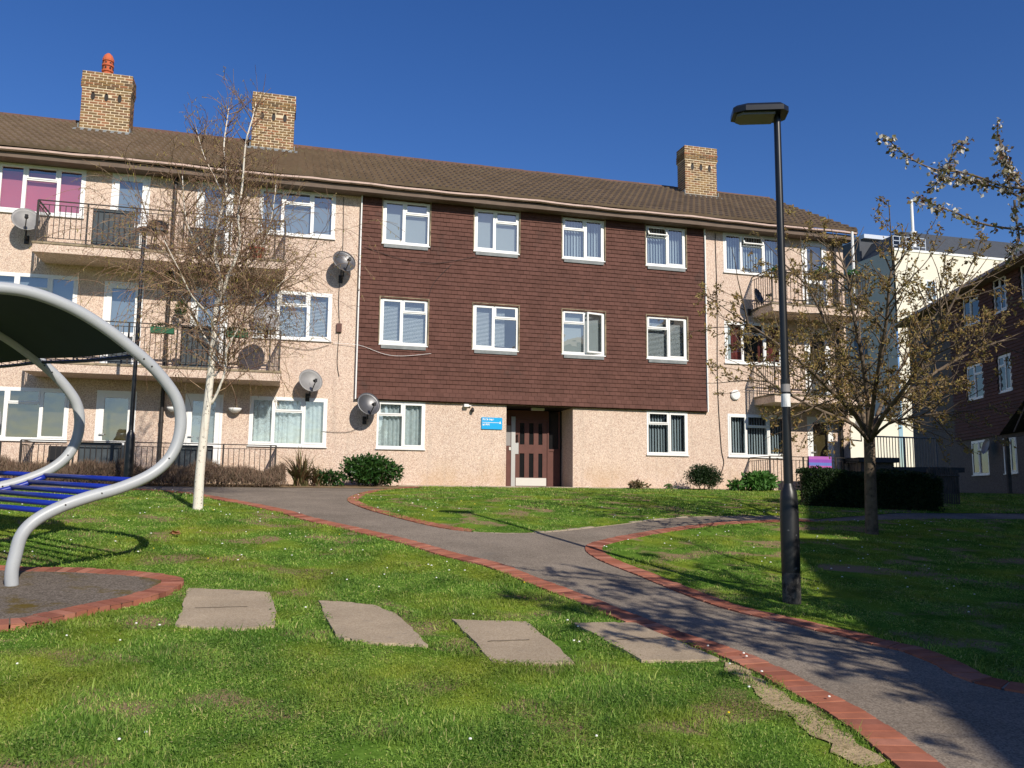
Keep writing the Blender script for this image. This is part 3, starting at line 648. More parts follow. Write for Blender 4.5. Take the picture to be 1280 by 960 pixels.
# entrance
E_ = MB(); Yd = 22.95
E_.box(5.62, 5.768, 22.001, Yd+.2, .1, 2.33, 0); E_.box(7.632, 7.78, 22.001, Yd+.2, .1, 2.33, 0); E_.box(5.77, 7.63, 22.003, Yd+.2, 2.334, 2.45, 1); E_.box(5.60, 7.80, Yd+.08, Yd+.3, .1, 2.6, 1); E_.box(5.77, 7.63, 22.0, Yd+.1, .05, .20, 2)
E_.build('entrance_recess', ['pebbledash', 'brown_black', 'tarmac'], B)
ent = MB()
def ex(px): return fac(px, 560, Yd)[0]
def ez(py): return fac(665, py, Yd)[1]
zb, zt = .205, 2.30
l0, l1, d0, d1, r1, rr = ex(626), ex(638.5), ex(643.5), ex(683), ex(697.5), 7.63
ent.box(l0-.4, l1, Yd-.05, Yd+.05, zb, zt); ent.box(d1+.01, d1+.05, Yd-.06, Yd+.05, zb, zt); ent.box(l1, d1+.01, Yd-.045, Yd+.05, 2.05, zt)
ent.box(d1+.052, r1, Yd-.04, Yd+.04, zb, ez(564)); ent.box(d1+.052, r1+.02, Yd-.06, Yd+.04, ez(564)+.002, ez(561)); ent.box(r1-.0, r1+.04, Yd-.045, Yd+.04, zb, zt)
fo = ent.build('entrance_frame', 'door_brown', B)
dl = MB(); dz0, dz1 = zb, 2.045
sx = [d0, d0+.11]
wd = (d1-d0); n3 = 3; st = .11
xs_ = [d0, d0+wd*.14, d0+wd*.29, d0+wd*.435, d0+wd*.58, d0+wd*.73, d0+wd*.86, d1]
zk = ez(598); za, zb2, zc, zd = ez(597), ez(567), ez(556), ez(532)
for a, b in ((xs_[0], xs_[1]), (xs_[2], xs_[3]), (xs_[4], xs_[5]), (xs_[6], xs_[7])): dl.box(a, b, Yd-.04, Yd+.01, dz0, dz1)
dl.box(xs_[1], xs_[6], Yd-.039, Yd+.009, zb2, zc); dl.box(xs_[1], xs_[6], Yd-.039, Yd+.009, dz0, za); dl.box(xs_[1], xs_[6], Yd-.039, Yd+.009, zd+.06, dz1)
do = dl.build('door', 'door_brown', B, label='brown entrance door with six slot windows')
p = MB(); p.quad((xs_[1],Yd-.01,za),(xs_[6],Yd-.01,za),(xs_[6],Yd-.01,zd+.06),(xs_[1],Yd-.01,zd+.06)); p.quad((d1+.05,Yd+.0,ez(561)),(rr,Yd+.0,ez(561)),(rr,Yd+.0,zt),(d1+.05,Yd,zt)); p.build('pane', 'dark_glass', do)
p = MB(); p.box(d0+.02, d1-.02, Yd-.052, Yd-.041, zb+.02, ez(597.5)); p.build('kick_plate', 'kick', do)
p = MB(); p.box(l1-.005, d0-.006, Yd-.07, Yd-.052, zb, 2.12); p.box(d0-.004, d0+.09, Yd-.06, Yd-.041, ez(568), ez(554)); p.build('door_channel', 'steel', do)
p = MB(); p.tube([(d0+.05,Yd-.10,ez(553)),(d0+.05,Yd-.10,ez(544))], .014, 8); p.box(d0+.03,d0+.07,Yd-.1,Yd-.04,ez(553),ez(552)); p.box(d0+.03,d0+.07,Yd-.1,Yd-.04,ez(545),ez(544)); p.build('handle', 'brown_black', do)
p = MB(); p.box(ex(631.5), ex(637.5), Yd-.062, Yd-.051, ez(558), ez(533)); p.build('notice_board', 'notice', fo)
p = MB(); p.box(ex(635.5), ex(637.8), Yd-.072, Yd-.0625, ez(563.5), ez(559.5)); p.build('entry_phone', 'kick', fo)
p = MB(); p.box(6.6, 6.95, 22.4, 22.52, 2.27, 2.332); p.build('recess_light', 'kick', B)
# things fixed to the walls
def dish(loc, label, m='dish', w=.30, h=.31, aim=(.30, -1, .42), wall=True, mast=None):
    loc = Vector(loc); o = thing('satellite_dish', loc, label, 'satellite dish', 'satellite dishes on the flats')
    a = Vector(aim).normalized(); sx_ = Vector((0,0,1)).cross(a).normalized(); sy_ = a.cross(sx_)
    c = loc; mb = MB(); nr, na = 6, 26; vs = []
    for bs in (0, -.006):
        for i in range(nr+1):
            rr_ = i/nr
            for k in range(na): t = 2*math.pi*k/na; vs.append(c+sx_*(w*rr_*math.cos(t))+sy_*(h*rr_*math.sin(t))+a*(.09*rr_*rr_-.07+bs))
    fs = []
    n1 = (nr+1)*na
    for q in (0, n1):
        for i in range(nr):
            for k in range(na): f = (q+i*na+k, q+i*na+(k+1) % na, q+(i+1)*na+(k+1) % na, q+(i+1)*na+k); fs.append(f if q == 0 else f[::-1])
    for k in range(na): fs.append((nr*na+k, nr*na+(k+1) % na, n1+nr*na+(k+1) % na, n1+nr*na+k))
    mb.add(vs, fs); mb.build('reflector', m, o, smooth=True)
    tip = c+a*.36-sy_*(h*.62); b0 = c-sy_*h*.95-a*.02
    mb = MB(); mb.tube([b0, tip], .013, 6); mb.tube([c-sy_*h*.95-a*.06, c-a*.09], .02, 6); mb.build('arm', 'dish_dark', o)
    mb = MB(); mb.tube([tip-a*.05+sy_*.02, tip-a*.13+sy_*.07], [.045, .03], 8); mb.box(tip.x-.03, tip.x+.03, tip.y-.03, tip.y+.03, tip.z-.03, tip.z+.05); mb.build('receiver', 'black_plastic', o)
    mb = MB(); base = mast or Vector((c.x-.05, 21.99, c.z-.38)); el = Vector((c.x, c.y+.10, c.z-.36))
    mb.tube([c-a*.10, Vector((c.x, c.y+.11, c.z-.1)), el, base], .02, 7); mb.box(base.x-.05, base.x+.05, base.y-.02, base.y+.005, base.z-.1, base.z+.1); mb.build('bracket', 'iron', o)
    return o
dish((1.38,21.62,5.80), 'dark grey satellite dish high on the wall beside the top of the brown tiling', 'dish_dark')
dish((.67,21.62,2.72), 'pale satellite dish just above the ground floor window with net curtains', 'dish')
dish((2.10,21.58,2.19), 'dark satellite dish overlapping the lower left corner of the brown tiling', 'dish_dark')
dish((-5.90,21.60,6.20), 'pale satellite dish at the left end of the top balcony', 'dish')
dish((-.42,20.75,4.07), 'pale satellite dish clamped to the middle balcony railing', 'dish', .31, .32, mast=Vector((-.42, 20.93, 3.7)))
dish((15.05,21.3,2.2), 'grey satellite dish by the right corner of the flats, behind the cherry tree', 'dish_dark', .34, .28) if False else dish((16.0,21.0,1.95), 'grey satellite dish by the right corner of the flats, beyond the cherry trunk', 'dish', .34, .30, mast=Vector((15.95, 21.9, 1.7)))
dish((13.1,21.55,5.70), 'small dark satellite dish under the top window right of the brown tiling', 'dish_dark', .22, .25, aim=(.6,-1,.4))
sg = thing('wall_sign', (5.37, 21.97, 1.83), 'small blue name sign with white lettering left of the entrance', 'sign')
mb = MB(); mb.box(5.09, 5.65, 21.965, 21.985, 1.68, 1.99); mb.build('sign_panel', 'sign_blue', sg)
mb = MB(); random.seed(3)
def scribble(x, z, h, x1):
    while x < x1:
        wd_ = h*random.uniform(.45, .75); mb.box(x, x+h*.2, 21.960, 21.9645, z, z+h); mb.box(x+h*.2, x+wd_, 21.960, 21.9645, z+random.choice((0, h*.4, h*.8)), z+h*random.choice((.2, .6, 1.))*1.0+.001); x += wd_+h*.22
scribble(5.12, 1.91, .05, 5.27); scribble(5.30, 1.91, .05, 5.42); scribble(5.12, 1.775, .05, 5.30)
mb.box(5.11, 5.56, 21.9605, 21.9645, 1.85, 1.862); mb.add([(5.56,21.9605,1.83),(5.62,21.9605,1.83),(5.59,21.9605,1.90)],[(0,1,2)]); mb.build('lettering', 'white', sg)
lt = thing('security_light', (4.80, 21.9, 2.2), 'small white security light with a dark sensor under the brown tiling', 'light')
mb = MB(); mb.box(4.60, 4.72, 21.86, 21.995, 2.24, 2.31); mb.box(4.72, 4.80, 21.93, 21.995, 2.26, 2.29); mb.build('bracket', 'white', lt)
mb = MB(); mb.lathe((4.83, 21.92, 2.10), [(0,0),(.035,.01),(.05,.06),(.03,.12),(.0,.14)], 12); mb.build('sensor', 'iron', lt)
vc = thing('vent_cover', (12.53, 21.98, 2.87), 'round white vent cover on the wall right of the brown tiling', 'vent')
mb = MB(); mb.lathe((12.53,21.995,2.87), [(.145,0),(.145,.05),(.12,.07),(0,.07)], 24, axis=(0,-1,0)); mb.build('cover', 'white', vc)
mb = MB(); mb.lathe((12.53,21.925,2.87), [(.02,0),(.08,.004),(.085,0)], 24, axis=(0,-1,0)); mb.build('ring', 'upvc_sill', vc)
# plant pots, baskets, towel
def leafball(mb, c, rad, n, size, flat=1., mi=0, surf=.55, rngl=random):
    c = Vector(c)
    for _ in range(n):
        d = Vector((rngl.gauss(0,1), rngl.gauss(0,1), rngl.gauss(0,1))).normalized(); r_ = rngl.uniform(surf, 1.)
        p = c+Vector((d.x*rad[0], d.y*rad[1], d.z*rad[2]))*r_
        leaf(mb, p, size*rngl.uniform(.6, 1.3), d, mi, flat)
def leaf(mb, p, s, d=None, mi=0, asp=.55):
    u = Vector((random.gauss(0,1), random.gauss(0,1), random.gauss(0,1)))
    if d is not None: u = u*.8+Vector(d)*.9
    u.normalize(); v = u.cross(Vector((random.gauss(0,1), random.gauss(0,1), random.gauss(0,1)))).normalized(); w_ = u.cross(v)*.12*s
    mb.add([p, p+u*s*.5+v*s*asp*.5+w_, p+u*s, p+u*s*.5-v*s*asp*.5+w_], [(0,1,2,3)])
def bowl(x, z, label):
    o = thing('hanging_bowl', (x, 21.9, z), label, 'bowl', 'white bowls on the ground floor wall'); mb = MB()
    mb.lathe((x, 21.86, z), [(0,-.10),(.07,-.09),(.13,-.04),(.16,.02),(.15,.02),(.12,-.03),(0,-.06)], 18); mb.build('bowl', 'white', o, smooth=True)
    mb = MB(); mb.tube([(x, 21.86, z+.02), (x, 21.97, z+.35)], .006, 5); mb.build('hook', 'iron', o)
bowl(-1.08, 1.98, 'white hanging bowl right of the ground floor door'); bowl(-2.48, 1.95, 'white hanging bowl left of the ground floor door, by the drainpipe')
for x, lb in ((-2.42, 'green leaf ball hanging left of the middle floor door behind the birch'), (-.62, 'green leaf ball hanging between the middle floor door and window')):
    o = thing('leaf_ball', (x, 21.7, 4.35), lb, 'hanging plant', 'green leaf balls on the middle balcony'); mb = MB(); leafball(mb, (x, 21.68, 4.35), (.13,.13,.19), 260, .05); mb.build('foliage', 'laurel_leaf', o)
    mb = MB(); mb.tube([(x, 21.68, 4.35), (x, 21.68, 4.75), (x, 21.99, 4.8)], .006, 5); mb.build('hook', 'iron', o)
for x0, x1, lb in ((-2.95, -2.45, 'green window box on the middle balcony rail behind the drainpipe'), (-1.32, -.82, 'green window box on the middle balcony rail right of the birch')):
    o = thing('window_box', ((x0+x1)/2, 20.86, 3.56), lb, 'planter', 'window boxes on the middle balcony'); mb = MB(); mb.box(x0, x1, 20.74, 20.90, 3.56, 3.70); mb.build('trough', 'pot_green', o)
    mb = MB(); leafball(mb, ((x0+x1)/2, 20.82, 3.73), ((x1-x0)/2, .08, .06), 120, .05); mb.build('foliage', 'privet_leaf', o)
for x, z, lb in ((13.35, 6.30, 'dark hanging planter on the left end of the top right balcony rail'), (15.75, 6.35, 'dark planter with green plants at the right of the top right balcony'), (14.75, 6.35, 'dark planter in the middle of the top right balcony rail')):
    o = thing('planter', (x, 20.8, z-.2), lb, 'planter', 'planters on the top right balcony'); mb = MB(); mb.box(x-.16, x+.16, 20.72, 20.90, z-.2, z-.02); mb.build('trough', 'black_plastic', o)
    mb = MB(); leafball(mb, (x, 20.82, z+.03), (.2,.1,.12), 120, .07); mb.build('foliage', 'bright_leaf', o)
o = thing('plant_pot', (-.72, 21.3, 5.53), 'red plant pot on the top balcony floor', 'plant pot'); mb = MB(); mb.lathe((-.72,21.2,5.53), [(0,0),(.11,0),(.16,.26),(.19,.26),(.19,.31),(.15,.31),(.14,.25),(0,.25)], 16); mb.build('pot', 'pot_red', o, smooth=False)
mb = MB(); mb.lathe((-.72,21.2,5.76), [(.145,0),(0,.02)], 16); mb.build('soil', 'soil', o)
tw = thing('towel', (14.5, 20.9, .8), 'purple and blue striped towel hung over the ground floor railing', 'towel')
towm = bpy.data.materials.new('towel_cloth'); towm.use_nodes = True; N = towm.node_tree.nodes; L = towm.node_tree.links; b_ = N['Principled BSDF']; b_.inputs['Roughness'].default_value = .95
gg = N.new('ShaderNodeNewGeometry'); sp_ = N.new('ShaderNodeSeparateXYZ'); L.new(gg.outputs['Position'], sp_.inputs[0]); mr = N.new('ShaderNodeMapRange'); mr.inputs[1].default_value = .5; mr.inputs[2].default_value = 1.12
L.new(sp_.outputs[2], mr.inputs[0]); rp = N.new('ShaderNodeValToRGB'); rp.color_ramp.interpolation = 'CONSTANT'; e = rp.color_ramp.elements
cs = [(.30,.06,.35),(.10,.12,.45),(.28,.05,.30),(.45,.10,.35),(.12,.18,.50),(.25,.07,.40),(.40,.12,.42)]
while len(e) < len(cs): e.new(.5)
for i, c_ in enumerate(cs): e[i].position = i/len(cs); e[i].color = (*c_, 1)
L.new(mr.outputs[0], rp.inputs[0]); L.new(rp.outputs[0], b_.inputs['Base Color']); M['towel_cloth'] = towm
mb = MB(); n = 14
for i in range(n):
    a, b = 14.15+.72*i/n, 14.15+.72*(i+1)/n; fy = lambda x: 20.915+.012*math.sin(x*22); top = 1.115
    mb.quad((a,fy(a),.52),(b,fy(b),.52),(b,20.92,top),(a,20.92,top)); mb.quad((a,20.92,top),(b,20.92,top),(b,20.99,top-.001),(a,20.99,top-.001)); mb.quad((a,20.99,top),(b,20.99,top),(b,20.995,.75),(a,20.995,.75))
mb.build('cloth', 'towel_cloth', tw)
# storage chest behind railings (ground) and dark screens on the balconies
for x0, x1, z0, z1, y, lb in ((-4.35,-3.5,5.53,6.42,21.0,'dark grey screen board standing on the top balcony by the left door'), (-2.3,-1.55,5.53,6.25,21.3,'dark grey board standing on the top balcony behind the birch'),
                              (-4.3,-3.45,.2,1.04,21.0,'dark grey board behind the ground railing below the left door'), (-2.35,-1.5,.2,1.02,21.0,'dark board behind the ground railing beside the birch trunk'), (-2.3,-1.55,2.83,3.78,21.0,'dark board standing on the middle balcony behind the birch')):
    o = thing('screen_board', ((x0+x1)/2, y, z0), lb, 'board', 'dark boards behind the railings'); mb = MB(); mb.box(x0, x1, y+.03, y+.05, z0+.02, z1); mb.build('board', 'door_panel', o)
    mb = MB(); mb.box(x0-.02, x0, y+.02, y+.06, z0, z1+.01); mb.box(x1, x1+.02, y+.02, y+.06, z0, z1+.01); mb.box(x0, x1, y+.02, y+.06, z1, z1+.015); mb.build('frame', 'iron', o)
o = thing('garden_chair', (-4.9, 21.3, .18), 'black folded garden chair behind the ground floor railing at the left', 'chair'); mb = MB(); mb.box(-5.05,-4.6,21.2,21.6,.5,.54); mb.build('seat','black_plastic',o)
mb = MB(); mb.box(-5.05,-4.6,21.6,21.63,.54,.98); mb.build('backrest','black_plastic',o)
for x in (-5.03,-4.63):
    for y in (21.22,21.6): mb = MB(); mb.box(x,x+.03,y,y+.03,.18,.5); mb.build('leg','black_plastic',o)
o = thing('barbecue', (-3.0, 21.3, 5.53), 'black lidded barbecue on the top balcony behind the street lamp head', 'barbecue'); mb = MB(); mb.lathe((-3.0,21.3,6.2), [(0,-.12),(.16,-.10),(.24,0),(.24,.02),(.2,.10),(.1,.15),(0,.16)], 18); mb.build('bowl','black_plastic',o,smooth=True)
for k in range(3): a = k*2.094; mb = MB(); mb.tube([(-3.0+.12*math.cos(a),21.3+.12*math.sin(a),6.12),(-3.0+.26*math.cos(a),21.3+.26*math.sin(a),5.54)], .014, 6); mb.build('leg','iron',o)
# ---------------------------------------------------------------- right hand block, set back and in shade
p0 = C(17.05, 36.5); p1 = C(14.5, 9.5); ang = math.atan2(p1[1]-p0[1], p1[0]-p0[0]); MR = Matrix.Translation((p0[0], p0[1], -.3)) @ Matrix.Rotation(ang, 4, 'Z'); LR = math.hypot(p1[0]-p0[0], p1[1]-p0[1])
B2 = thing('apartment_building', (*p0, .2), 'shaded block of flats at the right edge with tile hung bays and gabled porch', 'building')
# local x runs towards the camera along its front, local y goes into the block (to the right)
rw = [(5.6,6.9),(8.0,8.9),(9.9,10.8),(13.2,14.4),(17.0,18.2),(20.5,21.8),(24,25.2)]
ops2 = [(a,b,z[0]+.0,z[1]) for a,b in rw for z in (TZ,MZ,GZ)]
mb = MB(MR); walls(mb, 0, LR, -.9, 7.70, 0, ops2); mb.quad((0,9,-.9),(0,0,-.9),(0,0,7.7),(0,9,7.7)); mb.quad((LR,0,-1.2),(LR,9,-1.2),(LR,9,7.7),(LR,0,7.7)); mb.quad((LR,9,-1.2),(0,9,-1.2),(0,9,7.7),(LR,9,7.7))
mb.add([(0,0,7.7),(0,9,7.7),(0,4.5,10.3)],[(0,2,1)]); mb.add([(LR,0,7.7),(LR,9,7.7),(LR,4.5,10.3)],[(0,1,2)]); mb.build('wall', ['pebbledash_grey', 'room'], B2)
for i,(a,b) in enumerate(rw):
    for z in (TZ,MZ,GZ): window(B2, a, b, z[0], z[1], FS if i % 2 else SF, None, Y=0, Mx=MR, gl='glass_dim')
mb = MB(MR); z = 2.4; k = 0
while z < 7.6:
    x = 4.4-(.08 if k % 2 else 0)
    while x < 11.6:
        if not any(o_[0]-.05 < x+.08 < o_[1]+.05 and o_[2]-.06 < z+.05 < o_[3]+.02 for o_ in ops2): mb.add([(x,-.06,z),(x+.161,-.06,z),(x+.161,-.035,z+.13),(x,-.035,z+.13),(x,-.035,z),(x+.161,-.035,z)],[(0,1,2,3),(0,4,5,1)])
        x += .165
    z += .1145; k += 1
mb.build('tile_hanging', 'hung_tile', B2)
mb = MB(MR); mb.quad((-.2,-.5,7.72),(LR+.2,-.5,7.72),(LR+.2,4.5,10.5),(-.2,4.5,10.5)); mb.quad((LR+.2,9.5,7.72),(-.2,9.5,7.72),(-.2,4.5,10.5),(LR+.2,4.5,10.5)); mb.box(-.2, LR+.2, -.49, -.02, 7.60, 7.70); mb.build('roof', 'roof_tile', B2)
mb = MB(MR); mb.box(-.2, LR+.2, -.6, -.50, 7.64, 7.74); mb.build('gutter', 'gutter', B2)
mb = MB(MR); mb.box(0, LR, -.03, -.002, -.9, .42); mb.build('plinth', 'pebbledash_grey', B2)
mb = MB(MR); mb.box(11.9, 12.15, -.12, -.003, .3, 7.6); mb.build('stair_pier', 'lead', B2)
po = MB(MR); po.add([(10.2,-1.1,2.25),(13.6,-1.1,2.25),(11.9,-1.1,3.15),(10.2,0,2.25),(13.6,0,2.25),(11.9,0,3.15)],[(0,2,5,3),(1,4,5,2),(0,1,4,3)]); po.box(10.25,13.55,-1.05,-.98,2.13,2.25); po.box(11.86,11.94,-1.07,-1.02,2.26,3.1)
for s in (-1, 1): po.add([(11.9+s*.1,-1.06,2.9),(11.9+s*.8,-1.06,2.28),(11.9+s*.9,-1.06,2.28),(11.9+s*.1,-1.06,3.0)],[(0,1,2,3)])
pr1 = po.build('porch', 'paling', B2)
for x in (10.35, 13.4): q = MB(MR); q.box(x,x+.1,-1.03,-.93,0,2.13); q.build('post', 'paling', pr1)
q = MB(MR); q.lathe((7.35,-.25,2.05), [(0,-.05),(.2,-.02),(.28,.04)], 18, axis=(0,-1,.3)); q.build('wall_dish', 'dish', B2)
# unseen neighbour beyond the right edge whose shade lies across the right lawn
def hut(M_, x0, x1, y1, ze, zr, root):
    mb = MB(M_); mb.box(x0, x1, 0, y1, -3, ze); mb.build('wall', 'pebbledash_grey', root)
    mb = MB(M_); ym = y1/2; mb.add([(x0-.2,-.4,ze),(x1+.2,-.4,ze),(x1+.2,ym,zr),(x0-.2,ym,zr),(x0-.2,y1+.4,ze),(x1+.2,y1+.4,ze)],[(0,1,2,3),(3,2,5,4),(0,3,4),(1,5,2),(0,4,5,1)]); mb.build('roof', 'roof_tile', root)
q0 = C(13.3, 11.3); q1 = C(11.3, 2.9); a3 = math.atan2(q1[1]-q0[1], q1[0]-q0[0]); M3 = Matrix.Translation((*q0, 0)) @ Matrix.Rotation(a3, 4, 'Z'); L3 = math.hypot(q1[0]-q0[0], q1[1]-q0[1])
B3 = thing('apartment_building', (*q0, -1), 'neighbouring block just outside the right edge of the view', 'building'); hut(M3, 0, L3, 5, 7.3, 8.4, B3)
q0 = C(10.5, 2.6); q1 = C(9.2, -10); a4 = math.atan2(q1[1]-q0[1], q1[0]-q0[0]); M4 = Matrix.Translation((*q0, 0)) @ Matrix.Rotation(a4, 4, 'Z'); L4 = math.hypot(q1[0]-q0[0], q1[1]-q0[1])
B4 = thing('apartment_building', (*q0, -1), 'second neighbouring block outside the right edge, behind the viewer', 'building'); hut(M4, 0, L4, 6, 6.9, 7.2, B4)
# ---------------------------------------------------------------- cream building behind
YC = 46.
cx0 = fac(1122, 400, YC)[0]; czt = fac(1122, 311, YC)[1]; cx1 = cx0+17; czl = fac(1100, 520, YC)[1]
B5 = thing('cream_building', (cx0, YC, .2), 'tall cream rendered building with a dark slate top storey behind the flats', 'building')
opc = [(fac(1157,352,YC)[0], fac(1170,352,YC)[0], fac(1160,378,YC)[1], fac(1160,350,YC)[1])]
mb = MB(); walls(mb, cx0, cx1, 0, czt, YC, opc); mb.quad((cx1,YC,0),(cx1,YC+16,0),(cx1,YC+16,czt),(cx1,YC,czt)); mb.quad((cx0,YC,czt),(cx1,YC,czt),(cx1,YC+16,czt),(cx0,YC+16,czt)); mb.build('wall', ['cream_render', 'room'], B5)
window(B5, *opc[0], [(1,'sash'),(1,'sash')], 'net', Y=YC)
mb = MB(); mb.box(cx0-.04, cx0-.001, YC+.15, YC+16, czl, czt); mb.box(cx0-.3, cx0-.05, YC+8, YC+8.4, czl, czt-.4); o = mb.build('side_wall', 'grey_cladding', B5)
for z in (3.2, 6.2, 9.2, 12.2):
    for y in (YC+3, YC+9): sw = MB(); sw.box(cx0-.08, cx0-.042, y, y+1.3, z, z+1.5); sw.build('side_window', 'dark_glass', B5)
mb = MB(); mb.box(cx0-6, cx0+2.2, YC-6, YC-.02, -.5, czl-.4) if False else mb.box(cx0-5, cx0-.05, YC+.3, YC+.6, 0, czl); mb.build('low_wall', 'cream_render', B5)
mb = MB(); a = cx0+1.4; zz = czt; ztp = fac(1200,297,YC+2.8)[1]
mb.add([(a,YC+1.2,zz+.01),(cx1,YC+1.2,zz+.01),(cx1,YC+2.8,ztp),(a+1.6,YC+2.8,ztp),(a,YC+12,zz+.01),(a+1.6,YC+10,ztp),(cx1,YC+10,ztp),(cx1,YC+12,zz+.01)],[(0,1,2,3),(4,0,3,5),(3,2,6,5),(1,7,6,2),(7,4,5,6)]); mb.build('mansard', 'slate', B5)
mb = MB(); x0_ = cx0-.9; sx0, sx1, szt = fac(1074,300,YC+6)[0], fac(1121,300,YC+6)[0], fac(1100,301,YC+6)[1]; mb.box(sx0, sx1, YC+6, YC+12, czt-4, szt); mb.build('stair_head', 'slate', B5)
mb = MB(); mb.box(sx0+.2, sx1+.1, YC+5.7, YC+12.2, szt+.003, szt+.30); mb.build('flat_roof', 'alu', B5)
fx, fz = fac(1139, 250, YC+2); mb = MB(); mb.tube([(fx,YC+2,czt),(fx,YC+2,czt+1.9)], .18, 12); mb.tube([(fx,YC+2,czt+1.9),(fx,YC+2,fz)], .10, 12); mb.tube([(fx,YC+2,czt+1.85),(fx,YC+2,czt+2.0)], .22, 12); mb.build('flue', 'white', B5)
mb = MB(); 
for z in (.3,.6,.9): mb.box(cx0+.1, cx0+2.6, YC+.2, YC+.24, czt+z, czt+z+.04)
for i in range(6): mb.box(cx0+.1+i*.5, cx0+.14+i*.5, YC+.2, YC+.24, czt, czt+.9)
mb.build('roof_rail', 'alu', B5)
mb = MB(); mb.box(cx0-.02, cx1, YC-.05, YC-.002, czt-.12, czt+.03); mb.build('coping', 'white', B5)
# railing on a low wall and bin store in the shade
ra = C(11.3, 27); rb = C(13.6, 27.6)
o = thing('metal_fence', (ra[0], ra[1], .2), 'plain metal fence of thin upright bars in front of the cream building', 'fence'); mb = MB(); n = 22
zt_ = 1.9; zb_ = .85
for i in range(n+1):
    x = ra[0]+(rb[0]-ra[0])*i/n; y = ra[1]+(rb[1]-ra[1])*i/n; q = .025 if i % 11 == 0 else .009; mb.box(x-q, x+q, y-q, y+q, .2 if i % 11 == 0 else zb_, zt_)
mb.build('bars', 'lead', o); mb = MB(); mb.tube([(*ra,zt_),(*rb,zt_)], .025, 6); mb.tube([(*ra,zb_+.02),(*rb,zb_+.02)], .02, 6); mb.build('rail', 'lead', o)
def store(px0, px1, dep, ztop, label, m, wd_=1.3):
    a, b = C((px0-640)/F_*dep, dep), C((px1-640)/F_*dep, dep); o = thing('bin_store', (*a, .1), label, 'shed'); ang_ = math.atan2(b[1]-a[1], b[0]-a[0]); MM = Matrix.Translation((*a, 0)) @ Matrix.Rotation(ang_, 4, 'Z'); L_ = math.hypot(b[0]-a[0], b[1]-a[1])
    mb = MB(MM); mb.box(0, L_, 0, .12, -.1, ztop); mb.box(0, .12, .121, wd_, -.1, ztop); mb.box(L_-.12, L_, .121, wd_, -.1, ztop); mb.build('wall', m, o)
    mb = MB(MM); mb.box(-.12, L_+.12, -.15, wd_+.1, ztop+.003, ztop+.14); mb.build('roof', 'roof_felt', o)
    mb = MB(MM); mb.box(L_*.35, L_*.35+.9, -.02, -.003, 0, ztop-.15); mb.build('door', 'paling', o)
store(1076, 1116, 24.5, .98, 'low rendered bin store behind the hedge, left of the cherry trunk', 'pebbledash_grey')
store(1120, 1196, 24.5, .72, 'dark brick bin store in deep shade right of the cherry trunk', 'bin_brick')
a, b = C((1158-640)/F_*19.5, 19.5), C((1198-640)/F_*19.3, 19.3); o = thing('picket_fence', (*a, .0), 'short weathered paling fence beyond the dark hedge', 'fence'); mb = MB(); n = 14
for i in range(n):
    t = i/n; x, y = a[0]+(b[0]-a[0])*t, a[1]+(b[1]-a[1])*t; mb.box(x, x+.035, y, y+.02, G(y), G(y)+.8+random.uniform(-.03,.03))
mb.build('pales', 'paling', o); mb = MB(); mb.tube([(*a, .5), (*b, .5)], .02, 5); mb.build('rail', 'paling', o)
# ---------------------------------------------------------------- street lamps
def lamp(x, y, label, ztop, aim, worn=True, scale=1.):
    z0 = G(y); H = ztop-z0; o = thing('street_lamp', (x, y, z0), label, 'street lamp', 'black street lamps')
    mb = MB(); bh = 1.13; mb.lathe((x,y,z0), [(.088,-.1),(.088,.36)], 20); mb.build('base_sleeve', 'post_bare' if worn else 'post_black', o, smooth=True)
    mb = MB(); mb.lathe((x,y,z0), [(.0895,.30),(.0895,.9),(.088,.91),(.086,.99),(.078,1.08),(.055,bh),(.046,bh+.03)], 22); mb.build('base', 'post_worn' if worn else 'post_black', o, smooth=True)
    mb = MB(); mb.lathe((x,y,z0), [(.046,bh+.02),(.041,bh+1.),(.036,H-.1),(.036,H)], 16); mb.build('pole', 'post_black', o, smooth=True)
    d = Vector((*aim, 0)).normalized(); e = Vector((-d.y, d.x, 0)); c = Vector((x, y, z0+H))
    mb = MB(); 
    outl = [(-.10,-.10),(-.10,.10),(-.04,.17),(.34,.17),(.46,.11),(.46,-.11),(.34,-.17),(-.04,-.17)]; n = len(outl); vs = []
    for (u, v), s, z in [(p_, 1., 0) for p_ in outl]+[(p_, 1.0, .055) for p_ in outl]+[(p_, .86, .085) for p_ in outl]: vs.append(c+d*((u-.18)*s+.18)+e*(v*s)+Vector((0,0,z+.012*(u))))
    mb.add(vs, [(i,(i+1)%n,n+(i+1)%n,n+i) for i in range(n)]+[(n+i,n+(i+1)%n,2*n+(i+1)%n,2*n+i) for i in range(n)]+[tuple(range(2*n,3*n)), tuple(range(n))[::-1]]); mb.build('lamp_head', 'post_black', o)
    mb = MB(); mb.add([c+d*u+e*v+Vector((0,0,zz+.012*u)) for zz in (-.002, -.03) for u, v in ((.04,-.13),(.04,.13),(.36,.13),(.42,.08),(.42,-.08),(.36,-.13))], [(0,1,7,6),(1,2,8,7),(2,3,9,8),(3,4,10,9),(4,5,11,10),(5,0,6,11),(11,10,9,8,7,6)]); mb.build('lens', M['lens'], o)
    mb = MB(); mb.lathe((x,y,z0+2.15), [(.048,0),(.048,.05)], 14); mb.build('collar', 'post_black', o)
    return o
mat('lens', (.16,.15,.12), .25, spec=.5)
lx, ly = gnd(990, 755)
l1_ = lamp(lx, ly, 'tall black street lamp on the right lawn by the path, paint worn at its foot', 3.94, C(-1, .12))
mb = MB(); mb.lathe((lx, ly, G(ly)+1.92), [(.0462,0),(.0458,.13)], 16); st_ = mb.build('sticker', 'sticker', l1_)
